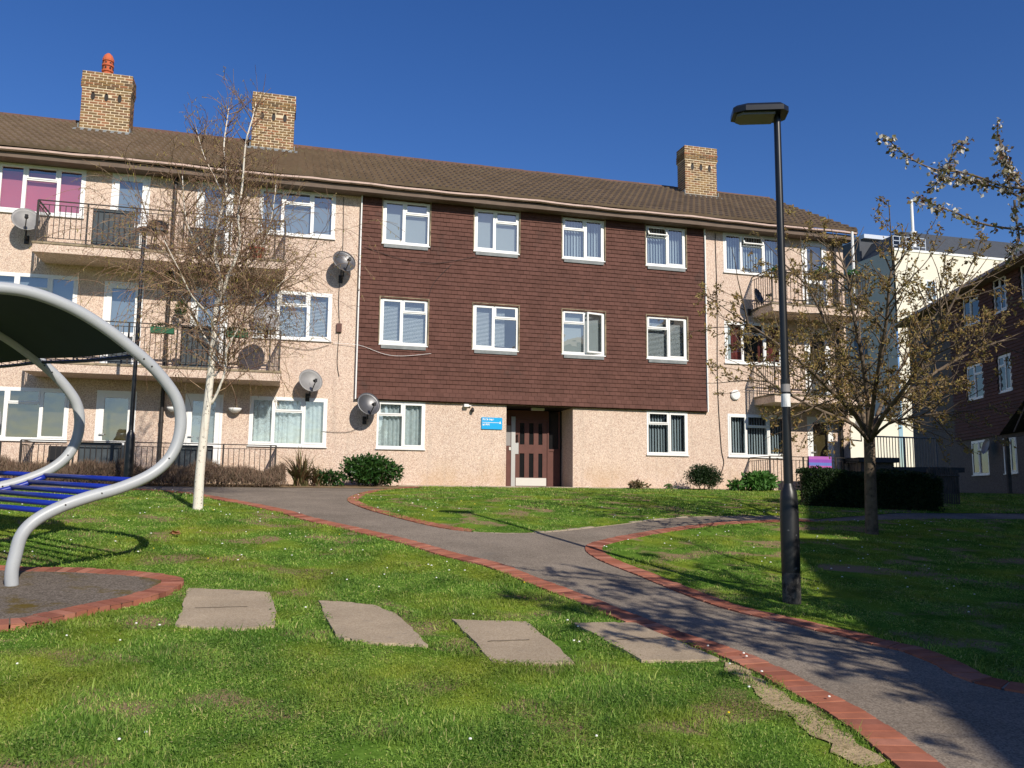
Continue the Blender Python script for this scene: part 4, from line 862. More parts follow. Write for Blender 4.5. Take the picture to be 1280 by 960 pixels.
mb = MB(); mb.lathe((lx, ly, G(ly)+2.07), [(.0462,0),(.0458,.09)], 16); mb.build('sticker', 'notice', l1_)
tx, ty_ = C((164-640)/F_*16.9, 16.9)
lamp(tx, ty_, 'black street lamp by the left path, seen through the playground arches', 5.17, (1, -.35), worn=False)
# ---------------------------------------------------------------- play structure
bpx = (15, 738); bx, by = gnd(*bpx); pl = thing('play_shelter', (bx, by, G(by)), 'curved grey tubular climbing shelter with blue rungs and a dark canopy', 'play equipment')
pdir = Vector((.75*.9657+.66*.2597, -.75*.2597+.66*.9657, 0)).normalized(); bdir = Vector((-1.53*.9657+.96*.2597, 1.53*.2597+.96*.9657, .06)); pn_ = Vector((pdir.y, -pdir.x, 0))
def onplane(px, py):
    d = ray(px, py); t = (Vector((bx, by, 0)).dot(pn_))/d.dot(pn_); return d*t
npts = [onplane(*p) for p in [(15,738),(14.5,716),(19,695),(27,669),(45,650),(75,634),(112,621),(150,610),(185,595),(208,577),(221,555),(226,528),(222,502),(209,480),(190,458),(163,434),(130,409),(92,386),(50,369),(12,361),(-40,359),(-95,364),(-150,385),(-195,420),(-225,465),(-238,520)]]
lp = npts[-1]; npts += [Vector((lp.x+pdir.x*.0, lp.y, lp.z-.6)), Vector((lp.x, lp.y, G(lp.y)-.1))]
arch = spline(npts, 5)
frames = []
for k in range(3):
    off = bdir*k; P = [p+off for p in arch]; P[0] = Vector((P[0].x, P[0].y, G(P[0].y)+.03)); mb = MB(); mb.tube(P, .058, 16); f = mb.build('tube_frame', 'play_tube', pl, smooth=True); frames.append(P)
    mb = MB()
    for i in (26, 32, 46, 70, 72):
        p = P[i]; q = p-pn_*.0; vv_ = Vector((-p.x, -p.y, -p.z)).normalized(); mb.tube([p+vv_*.05, p+vv_*.061], .009, 8)
    mb.build('bolt_hole', 'brown_black', f)
rungs = [24, 27, 30, 33, 36, 39]
for k in range(2):
    A, Bq = frames[k], frames[k+1]; dn = Vector((0,0,-.02))
    for i in rungs:
        mb = MB(); mb.tube([A[i]+dn, Bq[i]+dn], .027, 10); mb.build('rung', 'play_blue', pl, smooth=True)
    for Q, s in ((A, .07), (Bq, -.07)):
        mb = MB(); dd = bdir.normalized()*s; mb.tube([Q[i]+dd+dn*1.5 for i in range(rungs[0], rungs[-1]+1)], .030, 8); mb.build('side_rail', 'play_blue', pl, smooth=True)
i0, i1_ = 74, 112
for k in range(2):
    A, Bq = frames[k], frames[k+1]; mb = MB(); bd = bdir.normalized(); vs = []; ns = 6; ids = list(range(i0, i1_, 2))
    for t_ in (0, .02):
        for i in ids:
            for s in range(ns+1):
                t = s/ns; p = (A[i]+bd*.05).lerp(Bq[i]-bd*.05, t); vs.append(p+Vector((0,0,-.0-.02*math.sin(math.pi*t)+t_)))
    n1 = len(ids)*(ns+1); fs = []
    for q in (0, n1):
        for a in range(len(ids)-1):
            for s in range(ns): f = (q+a*(ns+1)+s, q+a*(ns+1)+s+1, q+(a+1)*(ns+1)+s+1, q+(a+1)*(ns+1)+s); fs.append(f if q else f[::-1])
    mb.add(vs, fs); cn = mb.build('canopy', 'canopy_fabric', pl, smooth=True)
    mb = MB(); e0, e1 = A[i0-1], Bq[i0-1]; mb.tube([e0.lerp(e1, t)+Vector((0,0,-.02*math.sin(math.pi*t))) for t in [j/8 for j in range(9)]], .02, 8); mb.build('edge_bar', 'play_navy', pl)
    mb = MB()
    zz_ = []
    for j_ in range(21):
        t = (j_+.5)/21; zz_.append((e0.lerp(e1, t) if j_ % 2 else (A[i0]).lerp(Bq[i0], t))+Vector((0,0,-.02*math.sin(math.pi*t))))
    mb.tube(zz_, .004, 4)
    mb.build('lacing', 'black_plastic', pl)
# ---------------------------------------------------------------- trees
def tubes_np(segs, n):
    """many tapered segments -> vertices / faces"""
    mb = MB()
    for a, b, ra_, rb_, r_ in segs: mb.tube([a, b], [ra_, rb_], n, caps=False, r=r_)
    return mb
def grow(start, d, length, rad, level, cfg, segs, tips):
    """one limb as a bent chain; side shoots from it"""
    n = max(3, int(length/cfg['seg'][level])); p = Vector(start); d = Vector(d).normalized(); L_ = length/n
    for i in range(n):
        d = (d+Vector((random.gauss(0,1), random.gauss(0,1), random.gauss(0,1)))*cfg['wob'][level]+Vector((0,0,cfg['lift'][level]))*L_).normalized()
        q = p+d*L_; r0 = rad*(1-.8*i/n); r1_ = rad*(1-.8*(i+1)/n); segs[level].append((p.copy(), q.copy(), max(r0, cfg['rmin']), max(r1_, cfg['rmin']), random.random()))
        t = (i+1)/n
        if level < cfg['levels']-1 and t > cfg['from'][level]:
            k = cfg['kids'][level]*L_; m = int(k)+(random.random() < k-int(k))
            for _ in range(m):
                ax = Vector((random.gauss(0,1), random.gauss(0,1), random.gauss(0,1))).cross(d).normalized(); nd = (Matrix.Rotation(R(random.uniform(*cfg['ang'][level])), 3, ax) @ d)
                grow(p.lerp(q, random.random()), nd, length*random.uniform(*cfg['ratio'][level])*(1.15-.55*t), r1_*.62, level+1, cfg, segs, tips)
        if level >= cfg['leaflev']: tips.append((q.copy(), d.copy(), level))
        p = q
def mesh_segs(name, segs, n, m, root, smooth=True):
    mb = tubes_np(segs, n); return mb.build(name, m, root, smooth=smooth)
# silver birch
random.seed(21); tb = gnd(247, 637); YB = tb[1]; bz = G(YB)
birch = thing('birch_tree', (*tb, bz), 'slender white barked birch with drooping bare twigs and catkins beside the left path', 'tree')
def pb(px, py, dy=0): x, z = fac(px, py, YB+dy); return Vector((x, YB+dy, z))
mainst = [pb(247,640), pb(248,622), pb(250,590), pb(254,550), pb(258,515), pb(262,480), pb(265,450), pb(267,425), pb(269,400,.02), pb(271,380,.04), pb(276,355,.05), pb(271,330,.05), pb(268,310,.05), pb(275,270,.08), pb(283,240,.1), pb(281,210,.12), pb(280,180,.15), pb(284,150,.2), pb(286,135,.2)]
sp1 = spline(mainst, 3); nS = len(sp1); mb = MB(); rad = [(.092 if i == 0 else .076*(1-i/nS)**1.1+.004) for i in range(nS)]; mb.tube(sp1, rad, 12)
limbs = [([pb(270,385,.04), pb(279,365,-.1), pb(285,345,-.2), pb(294,325,-.3), pb(300,300,-.3), pb(298,270,-.4), pb(303,230,-.4), pb(307,180,-.5), pb(315,150,-.5), pb(320,130,-.5)], .038),
         ([pb(264,505,.0), pb(272,490,-.05), pb(281,465,-.1), pb(283,440,-.1), pb(292,420,-.2), pb(310,395,-.3), pb(335,370,-.4), pb(360,345,-.5)], .024),
         ([pb(266,435), pb(255,420,.2), pb(243,395,.4), pb(228,370,.5), pb(215,335,.6)], .020),
         ([pb(268,415), pb(262,395,-.3), pb(240,370,-.6), pb(225,340,-.8), pb(205,300,-1.)], .02),
         ([pb(275,350,.05), pb(262,330,.3), pb(245,305,.4), pb(232,270,.5), pb(228,220,.5)], .022),
         ([pb(283,345,-.1), pb(300,340,.2), pb(322,318,.4), pb(338,280,.6), pb(345,230,.6)], .022),
         ([pb(268,470), pb(275,462,.3), pb(280,455,.5), pb(283,448,.7), pb(290,430,.9)], .016),
         ([pb(281,250,.1), pb(270,225,.2), pb(255,195,.3), pb(245,160,.3)], .014)]
for pts, r0 in limbs:
    s = spline(pts, 3); mb.tube(s, [r0*.8*(1-.9*i/len(s))+.003 for i in range(len(s))], 8)
mb.build('trunk', 'birch_bark', birch, smooth=True)
cfg = dict(levels=3, seg=[.14,.12,.10], wob=[.14,.13,.12], lift=[.55,-.1,-1.3], kids=[3.9,4.8,0], ang=[(25,65),(20,60),(20,60)], ratio=[(.5,.9),(.4,.9),(.5,.8)], rmin=.0032, leaflev=1)
cfg['from'] = [.1,.1,1]
segs = [[], [], []]; tips = []
lines = [sp1[int(nS*.42):]]+[spline(p_, 3)[2:] for p_, _ in limbs]
for ln in lines:
    for i, p in enumerate(ln[:-1]):
        for _ in range((3 if random.random() < .5 else 2) if p.z > 4.2 else (2 if random.random() < .35 else 1)):
            a_ = random.uniform(0, 6.283); up_ = .9 if p.z > 4.0 else .55; d = Vector((math.cos(a_), math.sin(a_), up_)); t = max(.42, min(1.05, (7.3-p.z)/4)); grow(p, d, random.uniform(.7, 1.7)*t, .011, 0, cfg, segs, tips)
    grow(ln[-1], (ln[-1]-ln[-3]), .5, .006, 0, cfg, segs, tips)
print('birch segs', [len(s) for s in segs], len(tips))
mesh_segs('crown_twigs', segs[0]+segs[1]+segs[2], 3, 'birch_twig', birch)
mb = MB()
for p, d, l in tips:
    if random.random() < .30:
        h = random.uniform(.025, .055); a_ = Vector((random.gauss(0,.3), random.gauss(0,.3), -1)).normalized()*h; mb.tube([p, p+a_*.5, p+a_], [.003,.0065,.003], 4, caps=False)
mb.build('catkins', 'catkin', birch)
# cherry on the right lawn
def cherry(base, label, seed, H, limbs_, mult, leafn, lm='cherry_leaf', lsz=.07, trunk=None, root_name='cherry_tree', env=None, rtrunk=.10, kids=(2.6,4.2,0)):
    random.seed(seed); x, y = base; z = G(y); o = thing(root_name, (x, y, z), label, 'tree', None); segs = [[], [], [], []]; tips = []
    cf = dict(levels=3, seg=[.22,.16,.12], wob=[.10,.13,.15], lift=[.10,.12,.1], kids=[kids[0],kids[1],0], ang=[(28,60),(25,65),(20,60)], ratio=[(.40,.65),(.35,.6),(.4,.6)], rmin=.004, leaflev=1)
    cf['from'] = [.15,.1,1]
    mb = MB(); sp = spline(trunk, 4); mb.tube(sp, [rtrunk*(1.25 if i == 0 else 1-.25*i/len(sp)) for i in range(len(sp))], 14)
    fork = sp[-1]
    for pts, r0 in limbs_:
        s = spline([fork-Vector((0,0,.12))]+pts, 3); mb.tube(s, [r0*.72*(1-.86*i/len(s))+.004 for i in range(len(s))], 9)
        for i in range(3, len(s)-1):
            for _ in range(mult):
                d = (s[i+1]-s[i-1]).normalized(); ax = Vector((random.gauss(0,1), random.gauss(0,1), random.gauss(0,1))).cross(d).normalized(); nd = Matrix.Rotation(R(random.uniform(30,70)), 3, ax) @ d
                grow(s[i], nd, random.uniform(.5,1.25), .013, 0, cf, segs, tips)
        grow(s[-1], s[-1]-s[-2], random.uniform(.5,.9), .010, 0, cf, segs, tips)
    mb.build('trunk', 'cherry_bark', o, smooth=True)
    mesh_segs('crown_branches', segs[0]+segs[1], 4, 'cherry_bark', o); mesh_segs('crown_twigs', segs[2], 3, 'cherry_bark', o)
    lf = MB()
    for p, d, l in tips:
        if random.random() < leafn:
            for _ in range(random.randint(3, 6)): leaf(lf, p+Vector((random.gauss(0,.018),random.gauss(0,.018),random.gauss(0,.018))), lsz*random.uniform(.6,1.25), d*.5, 0, .5)
    lf.build('leaves', lm, o); print(label[:20], [len(s) for s in segs], len(tips), len(lf.f)); return o, tips
tb2 = gnd(1090, 668)
def pc(px, py, dd=0): return at(px, py, 13.5+dd)
trk = [Vector((*tb2, G(tb2[1])-.05)), pc(1089,640), pc(1088,600), pc(1087,565), pc(1086,543)]
lim = [([pc(1070,520,-.2), pc(1040,490,-.6), pc(1010,460,-.9), pc(965,425,-1.0), pc(925,398,-.9)], .055),
       ([pc(1075,505,.3), pc(1058,465,.6), pc(1035,410,.9), pc(1010,360,1.0), pc(985,335,1.0)], .055),
       ([pc(1084,500,0), pc(1078,450,-.2), pc(1068,400,-.3), pc(1060,350,-.3), pc(1050,320,-.3)], .05),
       ([pc(1092,500,-.5), pc(1100,450,-1), pc(1108,400,-1.3), pc(1112,350,-1.5), pc(1118,325,-1.5)], .05),
       ([pc(1100,525,.1), pc(1130,495,.3), pc(1170,465,.5), pc(1215,440,.5), pc(1255,425,.5)], .055),
       ([pc(1104,520,-.5), pc(1135,480,-1), pc(1160,435,-1.2), pc(1185,390,-1.4), pc(1205,350,-1.4)], .05),
       ([pc(1098,515,.6), pc(1120,470,1.2), pc(1150,420,1.6), pc(1180,380,1.8)], .045),
       ([pc(1078,525,.8), pc(1055,500,1.4), pc(1020,480,1.8), pc(985,465,2.0)], .04),
       ([pc(1066,530,-.8), pc(1030,515,-1.4), pc(990,495,-1.7), pc(950,470,-1.8)], .04),
       ([pc(1110,530,-.4), pc(1150,520,-.8), pc(1190,515,-1.)], .03)]
cherry(tb2, 'spreading cherry tree with small bronze leaves on the right lawn', 5, 4.8, lim, 2, .95, trunk=trk, lsz=.056, kids=(2.7,4.2,0))
# nearer blossoming cherry whose trunk is just outside the right edge
tn = C(5.4, 6.3); zt0 = G(tn[1])
def pn3(lat, dep, z): x, y = C(lat, dep); return Vector((x, y, z))
trk = [Vector((*tn, zt0-.05)), pn3(5.4,6.3,zt0+.6), pn3(5.42,6.3,zt0+1.2), pn3(5.4,6.25,zt0+1.7)]
lim = [([pn3(5.1,6.2,1.2), pn3(4.7,6.1,1.5), pn3(4.35,6.0,1.75)], .045),
       ([pn3(5.3,6.6,1.6), pn3(5.3,7.0,2.4), pn3(5.4,7.3,3.0)], .045),
       ([pn3(5.6,6.0,1.6), pn3(5.9,5.6,2.6), pn3(6.0,5.2,3.2)], .05),
       ([pn3(5.2,5.7,1.3), pn3(4.9,5.0,1.9), pn3(4.7,4.4,2.3)], .05),
       ([pn3(6.0,6.4,1.4), pn3(6.7,6.6,2.1), pn3(7.2,6.8,2.6)], .045)]
cn_, tps = cherry(tn, 'near cherry tree in bud whose branches reach in from the right edge', 9, 4, lim, 1, .6, 'cherry_leaf', .05, trk, kids=(2.0,3.0,0))
# hanging spray branches seen against the sky
random.seed(31)
def spray(pts, dep, r0, m1='cherry_bark'):
    P = spline([at(px, py, dep+dd) for px, py, dd in pts], 4); mb = MB(); mb.tube(P, [r0*(1-.75*i/len(P))+.0015 for i in range(len(P))], 6)
    fl = []
    for i in range(1, len(P)):
        if random.random() < .62: fl.append(P[i])
        if random.random() < .35:
            d = (P[i]-P[i-1]).normalized(); a_ = Vector((random.gauss(0,1),random.gauss(0,1),random.gauss(0,1))).normalized()*.5+d*.5; a_.z += .2; e = P[i]+a_*random.uniform(.05,.14); mb.tube([P[i], e], .003, 4); fl.append(e)
    return mb, fl
D5 = 5.9
sprs = [[(1290,236,0),(1255,233,0),(1225,222,0),(1200,215,0),(1170,212,0),(1145,202,0),(1125,188,0),(1111,175,0)],
        [(1285,252,0),(1262,240,0),(1238,232,0),(1200,226,0),(1180,222,0),(1166,233,0)],
        [(1262,240,.1),(1258,215,.1),(1252,190,.1),(1247,165,.1)],
        [(1292,287,0),(1265,286,0),(1225,279,0),(1195,266,0),(1170,257,0),(1146,246,0)],
        [(1268,250,-.1),(1270,275,-.1),(1274,300,-.1),(1262,318,-.1)],
        [(1185,212,0),(1190,195,0),(1205,180,0)],
        [(1330,260,0),(1300,245,0),(1275,232,.05),(1262,210,.1),(1256,196,.1)]]
mbs = MB(); lf = MB()
for s_ in sprs:
    m_, fl = spray(s_, D5, .0075); o_ = len(mbs.v); mbs.v += m_.v; mbs.f += [tuple(i+o_ for i in f) for f in m_.f]; mbs.mi += m_.mi; mbs.r += m_.r
    for p in fl:
        for _ in range(random.randint(7, 13)):
            q = p+Vector((random.gauss(0,.016),random.gauss(0,.016),random.gauss(-.010,.018))); leaf(lf, q, random.uniform(.024,.044), Vector((0,0,-.4)), 0, .75)
mbs.tube([pn3(4.35,6.0,1.75), at(1330,262,D5)], .016, 6); mbs.tube([at(1292,287,D5), pn3(4.35,6.0,1.75)], .012, 6); mbs.tube([at(1290,236,D5), at(1330,262,D5)], .010, 6)
mbs.build('spray_branches', 'cherry_bark', cn_, smooth=True); lf.build('blossom_buds', 'bud', cn_)
# a second off-view tree behind the viewer that dapples the path
tn2 = C(5.9, 3.2); z2 = G(tn2[1])
trk = [Vector((*tn2, z2-.05)), pn3(5.9,3.2,z2+.9), pn3(5.85,3.2,z2+1.8)]
lim = [([pn3(5.4,3.4,.9), pn3(4.7,3.6,1.5), pn3(4.0,3.6,2.1), pn3(3.5,3.4,2.5)], .05), ([pn3(5.8,3.9,1.1), pn3(5.5,4.6,1.9), pn3(5.2,5.2,2.6)], .05), ([pn3(6.3,2.8,1.0), pn3(6.9,2.3,1.8)], .045),
       ([pn3(5.6,2.7,1.1), pn3(5.4,2.2,1.7), pn3(5.3,1.7,2.1)], .04), ([pn3(5.8,3.1,1.6), pn3(5.6,3.0,2.6), pn3(5.3,2.9,3.6)], .05), ([pn3(5.3,3.0,1.3), pn3(4.7,2.7,2.2), pn3(4.2,2.5,2.9)], .05),
       ([pn3(5.2,4.0,1.1), pn3(4.8,4.6,1.5), pn3(4.5,5.0,1.8)], .04), ([pn3(5.8,2.4,1.0), pn3(5.6,1.4,1.6), pn3(5.5,.8,1.9)], .05)]
cherry(tn2, 'bronze leaved cherry tree behind the viewer at the right', 12, 4, lim, 2, .9, 'cherry_leaf', .10, trk, kids=(2.6,3.6,0))
# ---------------------------------------------------------------- shrubs
random.seed(44)
def bush(name, label, cat, c, rad, n, size, m, asp=.5, group=None, bumps=7, stemm='cherry_bark'):
    z0 = G(c[1]); o = thing(name, (c[0], c[1], z0), label, cat, group); mb = MB()
    for k in range(bumps):
        a_ = random.uniform(0, 6.28); q = random.uniform(.15,.55); cc = (c[0]+rad[0]*q*math.cos(a_), c[1]+rad[1]*q*math.sin(a_), z0+rad[2]*random.uniform(.75,1.15)); s = random.uniform(.5,.75)
        leafball(mb, cc, (rad[0]*s, rad[1]*s, rad[2]*s*1.1), n//bumps, size, asp, surf=.35)
    mb.v = [(x, y, max(z, G(y)+.01)) for x, y, z in mb.v]; mb.build('foliage', m, o); mb = MB()
    for k in range(8): a_ = random.uniform(0,6.28); mb.tube([(c[0]+.1*math.cos(a_),c[1]+.1*math.sin(a_),z0-.02),(c[0]+rad[0]*.6*math.cos(a_),c[1]+rad[1]*.6*math.sin(a_),z0+rad[2]*1.3)], .012, 5)
    mb.build('stems', stemm, o); return o
bush('laurel_bush', 'dark green glossy laurel bush against the wall under the window left of the entrance', 'bush', (2.25,21.0), (.85,.45,.42), 5200, .10, 'laurel_leaf', bumps=9)
bush('laurel_bush', 'small straggly green shrub between the spiky plant and the laurel', 'bush', (1.15,20.9), (.42,.35,.22), 900, .09, 'laurel_leaf')
bush('box_bush', 'rounded dark clipped bush under the wall right of the entrance', 'bush', (11.05,21.1), (.56,.42,.42), 7000, .05, 'privet_leaf', bumps=12)
bush('leafy_plant', 'bright green broad leaved plant between the clipped bush and the railings', 'plant', (12.55,20.9), (.55,.35,.27), 900, .17, 'bright_leaf', .6, bumps=8)
bush('leafy_plant', 'low bright green plant touching the dark clipped bush', 'plant', (11.85,20.9), (.28,.25,.16), 260, .12, 'bright_leaf', .6)
bush('weed_clump', 'small weed clump at the foot of the wall right of the entrance', 'plant', (9.2,21.4), (.30,.15,.12), 260, .09, 'strap_leaf')
bush('weed_clump', 'tiny green sprout at the wall foot just left of the dark clipped bush', 'plant', (10.2,21.5), (.14,.10,.09), 120, .06, 'bright_leaf')
def spiky(c, n, h, label, spread=.55):
    z0 = G(c[1]); o = thing('spiky_plant', (*c, z0), label, 'plant', 'spiky strap leaved plants by the wall'); mb = MB()
    for _ in range(n):
        a_ = random.uniform(0,6.283); t = random.random()**.7*spread; L_ = h*random.uniform(.55,1.1); d = Vector((math.cos(a_)*t, math.sin(a_)*t, 1)).normalized(); sd = Vector((-math.sin(a_), math.cos(a_), 0)); b = Vector((c[0]+random.gauss(0,.06), c[1]+random.gauss(0,.05), z0)); rv = random.random(); wv = .022; vs = []
        for i in range(5):
            s = i/4; p = b+d*(L_*s)+Vector((math.cos(a_), math.sin(a_), -1.1))*(s*s*s*L_*.35*t*1.6); w_ = wv*(1-s**2*.95); vs += [p-sd*w_, p+sd*w_]
        mb.add(vs, [(2*i, 2*i+1, 2*i+3, 2*i+2) for i in range(4)], 0, rv)
    mb.build('leaves', 'strap_leaf', o); mb = MB()
    mb.lathe((c[0], c[1], z0-.02), [(.12,0),(.09,.10),(.0,.14)], 8); mb.build('crown_base', 'dead_hedge', o)
spiky((.50,20.7), 170, 1.0, 'tall spiky bronze plant at the right end of the dead hedge', .75); spiky((.85,20.8), 60, .7, 'smaller spiky plant leaning right beside the laurel', .9); spiky((-6.2,20.7), 120, .95, 'spiky bronze plant against the wall at the far left', .8)
def hedge(x0, x1, y, dy, h, label, m, n, size, name='hedge', dead=True):
    z0 = G(y); o = thing(name, ((x0+x1)/2, y, z0), label, 'hedge'); mb = MB()
    for _ in range(n):
        x = random.uniform(x0, x1); yy = y+random.uniform(-dy, dy); prof_ = h*(.82+.14*math.sin(x*3.1)+.10*math.sin(x*7.7+1)); u = random.random()**.55; e = max(0, 1-abs((yy-y)/dy)**3*.55)
        z = G(yy)+prof_*u*e
        if dead:
            d = Vector((random.gauss(0,.5), random.gauss(0,.5), 1)).normalized()*size*random.uniform(.6,1.6); sd = Vector((random.gauss(0,1), random.gauss(0,1), 0)).normalized()*.006; p = Vector((x, yy, z))
            mb.add([p-sd, p+sd, p+d+sd*.3, p+d-sd*.3], [(0,1,2,3)])
        else: leaf(mb, Vector((x, yy, z)), size*random.uniform(.7,1.3), Vector((0,0,.3)))
    mb.build('foliage', m, o); mb = MB(); x = x0+.2
    while x < x1: mb.tube([(x, y, z0-.05), (x+.05, y, z0+h*.6)], .02, 5); x += .4
    mb.build('stems', 'cherry_bark', o); return o
hedge(-9.5, .15, 20.15, .48, .50, 'long low dead brown hedge in front of the left railings', 'dead_hedge', 42000, .10)
# dark hedge on the right
random.seed(8)
ha, hb = gnd(1004, 633), gnd(1180, 641); o = thing('hedge', ((ha[0]+hb[0])/2, (ha[1]+hb[1])/2, G(ha[1])), 'dark clipped evergreen hedge in the shade behind the right path', 'hedge'); mb = MB(); hh = .86; dv = Vector((hb[0]-ha[0], hb[1]-ha[1])); hh = .70; hl = dv.length; dv.normalize(); nvv = Vector((-dv.y, dv.x))
for _ in range(26000):
    t, u, v = random.uniform(0, hl), random.uniform(0, .9), random.random()**.7
    if random.random() < .55: u = random.uniform(0, .06)
    elif random.random() < .6: v = random.uniform(.94, 1.03)
    x, y = ha[0]+dv.x*t+nvv.x*u, ha[1]+dv.y*t+nvv.y*u; leaf(mb, Vector((x, y, G(y)+hh*v*(1+.05*math.sin(t*4)+.04*math.sin(t*9.3+u*5)))), .05, Vector((0,-.3,.3)))
mb.build('foliage', 'privet_leaf', o); mb = MB(); t = .3
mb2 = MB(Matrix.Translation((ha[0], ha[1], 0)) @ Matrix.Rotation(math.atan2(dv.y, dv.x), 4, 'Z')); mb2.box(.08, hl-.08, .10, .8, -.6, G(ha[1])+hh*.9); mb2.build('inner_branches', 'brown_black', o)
# ---------------------------------------------------------------- grass
def inpoly(x, y, poly):
    P = np.array(poly); c = np.zeros(len(x), bool); j = len(P)-1
    for i in range(len(P)):
        xi, yi, xj, yj = *P[i], *P[j]; k = ((yi > y) != (yj > y)) & (x < (xj-xi)*(y-yi)/(yj-yi+1e-12)+xi); c ^= k; j = i
    return c
def onlawn(x, y):
    ok = ~inpoly(x, y, path_poly) | inpoly(x, y, lawn_mid) | inpoly(x, y, lawn_right)
    return ok
low_off = None
def blades(d0, d1, dens, hgt, wid, seed, clover=False):
    r = np.random.default_rng(seed); A = .62*1.12*(d1*d1-d0*d0); n = int(A*dens)
    dep = np.sqrt(r.uniform(d0*d0, d1*d1, n)); lat = dep*r.uniform(-.68, .68, n); x = .9657*lat+.2597*dep; y = -.2597*lat+.9657*dep
    k = onlawn(x, y) & ~inpoly(x, y, ring) & ~inpoly(x, y, bed) & (y < 21.6)
    for P in slab_polys:
        c_ = np.mean(P, axis=0); k &= ~inpoly(x+r.normal(0,.02,n), y+r.normal(0,.02,n), [tuple(c_+(np.array(p)-c_)*.95) for p in P])
    # thin out worn patches and the bare strip
    q = np.sin(x*1.7+3*np.sin(y*.9))*np.sin(y*2.1+2*np.sin(x*1.3))+.35*np.sin(x*6.1+2*np.sin(y*5))*np.sin(y*7.3+x*2); k &= ~((q > .80) & (r.random(n) < np.clip((q-.80)*4, 0, .85))) & ~(inpoly(x+r.normal(0,.06,n), y+r.normal(0,.06,n), be) & (r.random(n) < .93))
    # keep off the brick strip along the path
    lw = np.array(low); 
    for i in range(0, len(lw)-1):
        dx, dy = lw[i+1]-lw[i]; L2 = dx*dx+dy*dy+1e-9; t = np.clip(((x-lw[i][0])*dx+(y-lw[i][1])*dy)/L2, 0, 1); dd = np.hypot(x-lw[i][0]-t*dx, y-lw[i][1]-t*dy); k &= dd > .212+.03*np.sin(x*9)*np.sin(y*7+2)+r.normal(0,.012,n)
    for E2, wdt in ((rls, .005), (mls[:i1], .005), (mls[i1:], .0)):
        e2 = np.array(E2)
        for i in range(0, len(e2)-1):
            dx, dy = e2[i+1]-e2[i]; L2 = dx*dx+dy*dy+1e-9; t = np.clip(((x-e2[i][0])*dx+(y-e2[i][1])*dy)/L2, 0, 1); dd = np.hypot(x-e2[i][0]-t*dx, y-e2[i][1]-t*dy); k &= dd > wdt+.015*np.sin(x*8+1)*np.sin(y*6)+r.normal(0,.008,n)
    if clover: k &= (np.sin(x*2.3+1.9*np.sin(y*1.7))*np.sin(y*2.7+1.1*np.sin(x*2.1+1))+r.normal(0,.22,n)) > .12
    x, y = x[k], y[k]; n = len(x); z = np.interp(y, YS, ZS)
    cl = .75+.45*np.sin(x*3.3+1.7*np.sin(y*2.9))*np.sin(y*3.7+x*.8)+.25*np.sin(x*11+y*7); cl = np.clip(cl*1.12, .40, 1.75)
    h = hgt*cl*r.uniform(.45, 1.25, n); w_ = wid*r.uniform(.6, 1.3, n); a = r.uniform(0, 2*np.pi, n); lean = r.uniform(.15, 1.1, n)*h if not clover else r.uniform(.5, 1.2, n)*wid*1.6;
    if clover: z = z+h*.7; h = h*.25
    la = r.uniform(0, 2*np.pi, n)
    v = np.zeros((n, 5, 3)); ca, sa = np.cos(a), np.sin(a); lx_, ly_ = np.cos(la)*lean, np.sin(la)*lean
    for j, (s, t) in enumerate(((-1, 0), (1, 0), (1, .5), (-1, .5), (0, 1))):
        ww = w_*(1 if t == 0 else .75)*s*.5; v[:, j, 0] = x+ca*ww+lx_*t*t; v[:, j, 1] = y+sa*ww+ly_*t*t; v[:, j, 2] = z+.006+h*(t-.18*t*t*np.minimum(lean/h, 2))
    f = np.arange(n)[:, None]*5; return v.reshape(-1, 3), (f+np.array([0,1,2,3])), (f+np.array([3,2,4])), r.random(n)
V = []; Q = []; T3 = []; RR = []; off = 0
for args in ((3.2, 6.5, 5200, .026, .012, 11, True), (6.5, 10, 1600, .032, .017, 12, True), (3.2, 6.5, 90, .075, .007, 13), (6.5, 11, 40, .07, .009, 14), (3.2, 6.2, 7400, .030, .0058, 1), (6.2, 9.5, 3800, .028, .0085, 2), (9.5, 15, 1500, .028, .013, 3), (15, 25, 560, .034, .021, 4)):
    v, q, t, r_ = blades(*args); V.append(v); Q.append(q+off); T3.append(t+off); RR.append(r_); off += len(v)
V = np.concatenate(V); Q = np.concatenate(Q); T3 = np.concatenate(T3); RR = np.concatenate(RR); print('blades', len(RR))
me = bpy.data.meshes.new('grass'); me.vertices.add(len(V)); me.vertices.foreach_set('co', V.ravel().astype(np.float32))
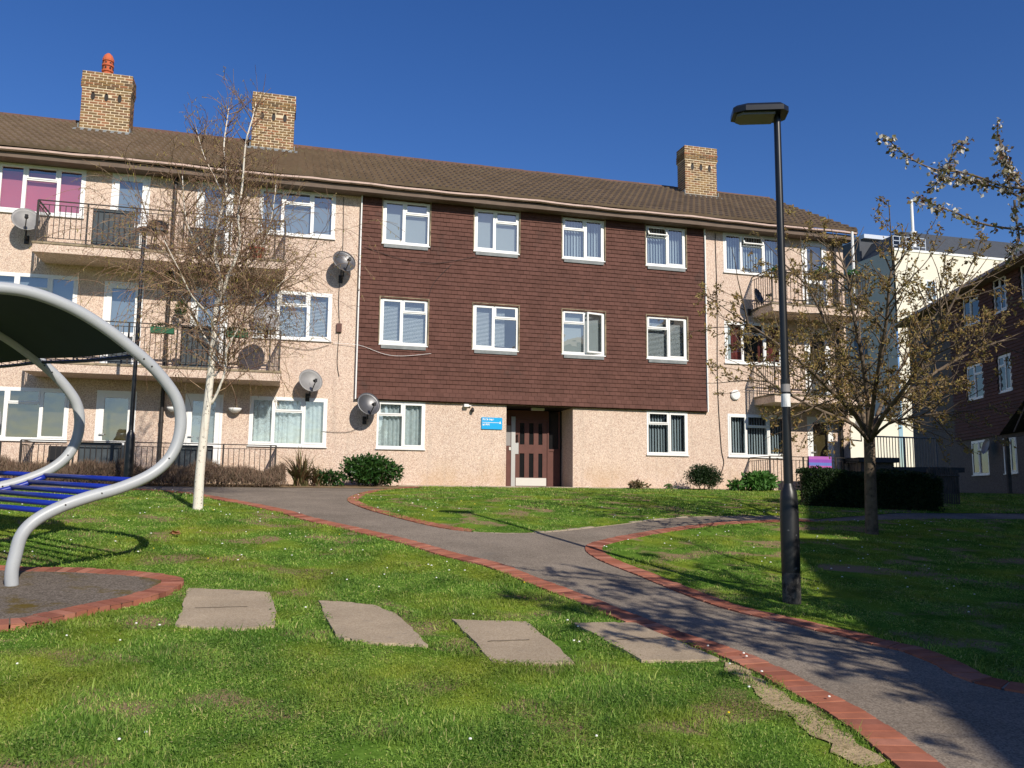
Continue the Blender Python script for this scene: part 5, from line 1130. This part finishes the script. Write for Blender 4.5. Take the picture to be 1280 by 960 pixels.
nq = len(Q); me.loops.add(nq*7); me.loops.foreach_set('vertex_index', np.concatenate([Q.ravel(), T3.ravel()]).astype(np.int32)); me.polygons.add(nq*2)
me.polygons.foreach_set('loop_start', np.concatenate([np.arange(nq)*4, nq*4+np.arange(nq)*3]).astype(np.int32)); me.polygons.foreach_set('loop_total', np.concatenate([np.full(nq, 4), np.full(nq, 3)]).astype(np.int32))
at_ = me.attributes.new('rnd', 'FLOAT', 'FACE'); at_.data.foreach_set('value', np.concatenate([RR, RR]).astype(np.float32)); me.update(calc_edges=True); me.materials.append(M['grass_blade'])
go = bpy.data.objects.new('grass', me); COL.objects.link(go); struct(go, 'stuff')
# daisies and clover heads sprinkled through the lawn
random.seed(5); mb = MB(); n = 0
while n < 230:
    dep = math.sqrt(random.uniform(3.5**2, 17**2)); lat = dep*random.uniform(-.62,.55); x, y = C(lat, dep); X_, Y_ = np.array([x]), np.array([y])
    if not onlawn(X_, Y_)[0] or inpoly(X_, Y_, ring)[0] or any(inpoly(X_, Y_, P)[0] for P in slab_polys) or math.sin(x*1.1+y*.7)+math.sin(y*1.9) < -.4: continue
    z = G(y)+.036; r_ = .007+.0005*dep*random.random(); mi = 1 if random.random() < .04 else 0
    mb.lathe((x, y, z), [(r_,0),(r_*.9,.006),(0,.009)], 7, mi); n += 1
struct(mb.build('daisies', ['daisy', 'daisy_yellow']), 'stuff')
dlx, dly = gnd(219, 672); o = thing('dead_leaf', (dlx, dly, G(dly)), 'single curled brown leaf lying on the lawn by the birch', 'leaf'); mb = MB()
for k in range(3): a_ = random.random()*6; mb.add([(dlx+.09*math.cos(a_), dly+.07*math.sin(a_), G(dly)+.05),(dlx+.05*math.cos(a_+1.5), dly+.05*math.sin(a_+1.5), G(dly)+.09),(dlx-.09*math.cos(a_), dly-.07*math.sin(a_), G(dly)+.05),(dlx-.05*math.cos(a_+1.5), dly-.05*math.sin(a_+1.5), G(dly)+.035)],[(0,1,2,3)])
mb.build('blade', 'dead_leaf', o)
for o in bpy.data.objects:
    if '_o' in o: del o['_o']
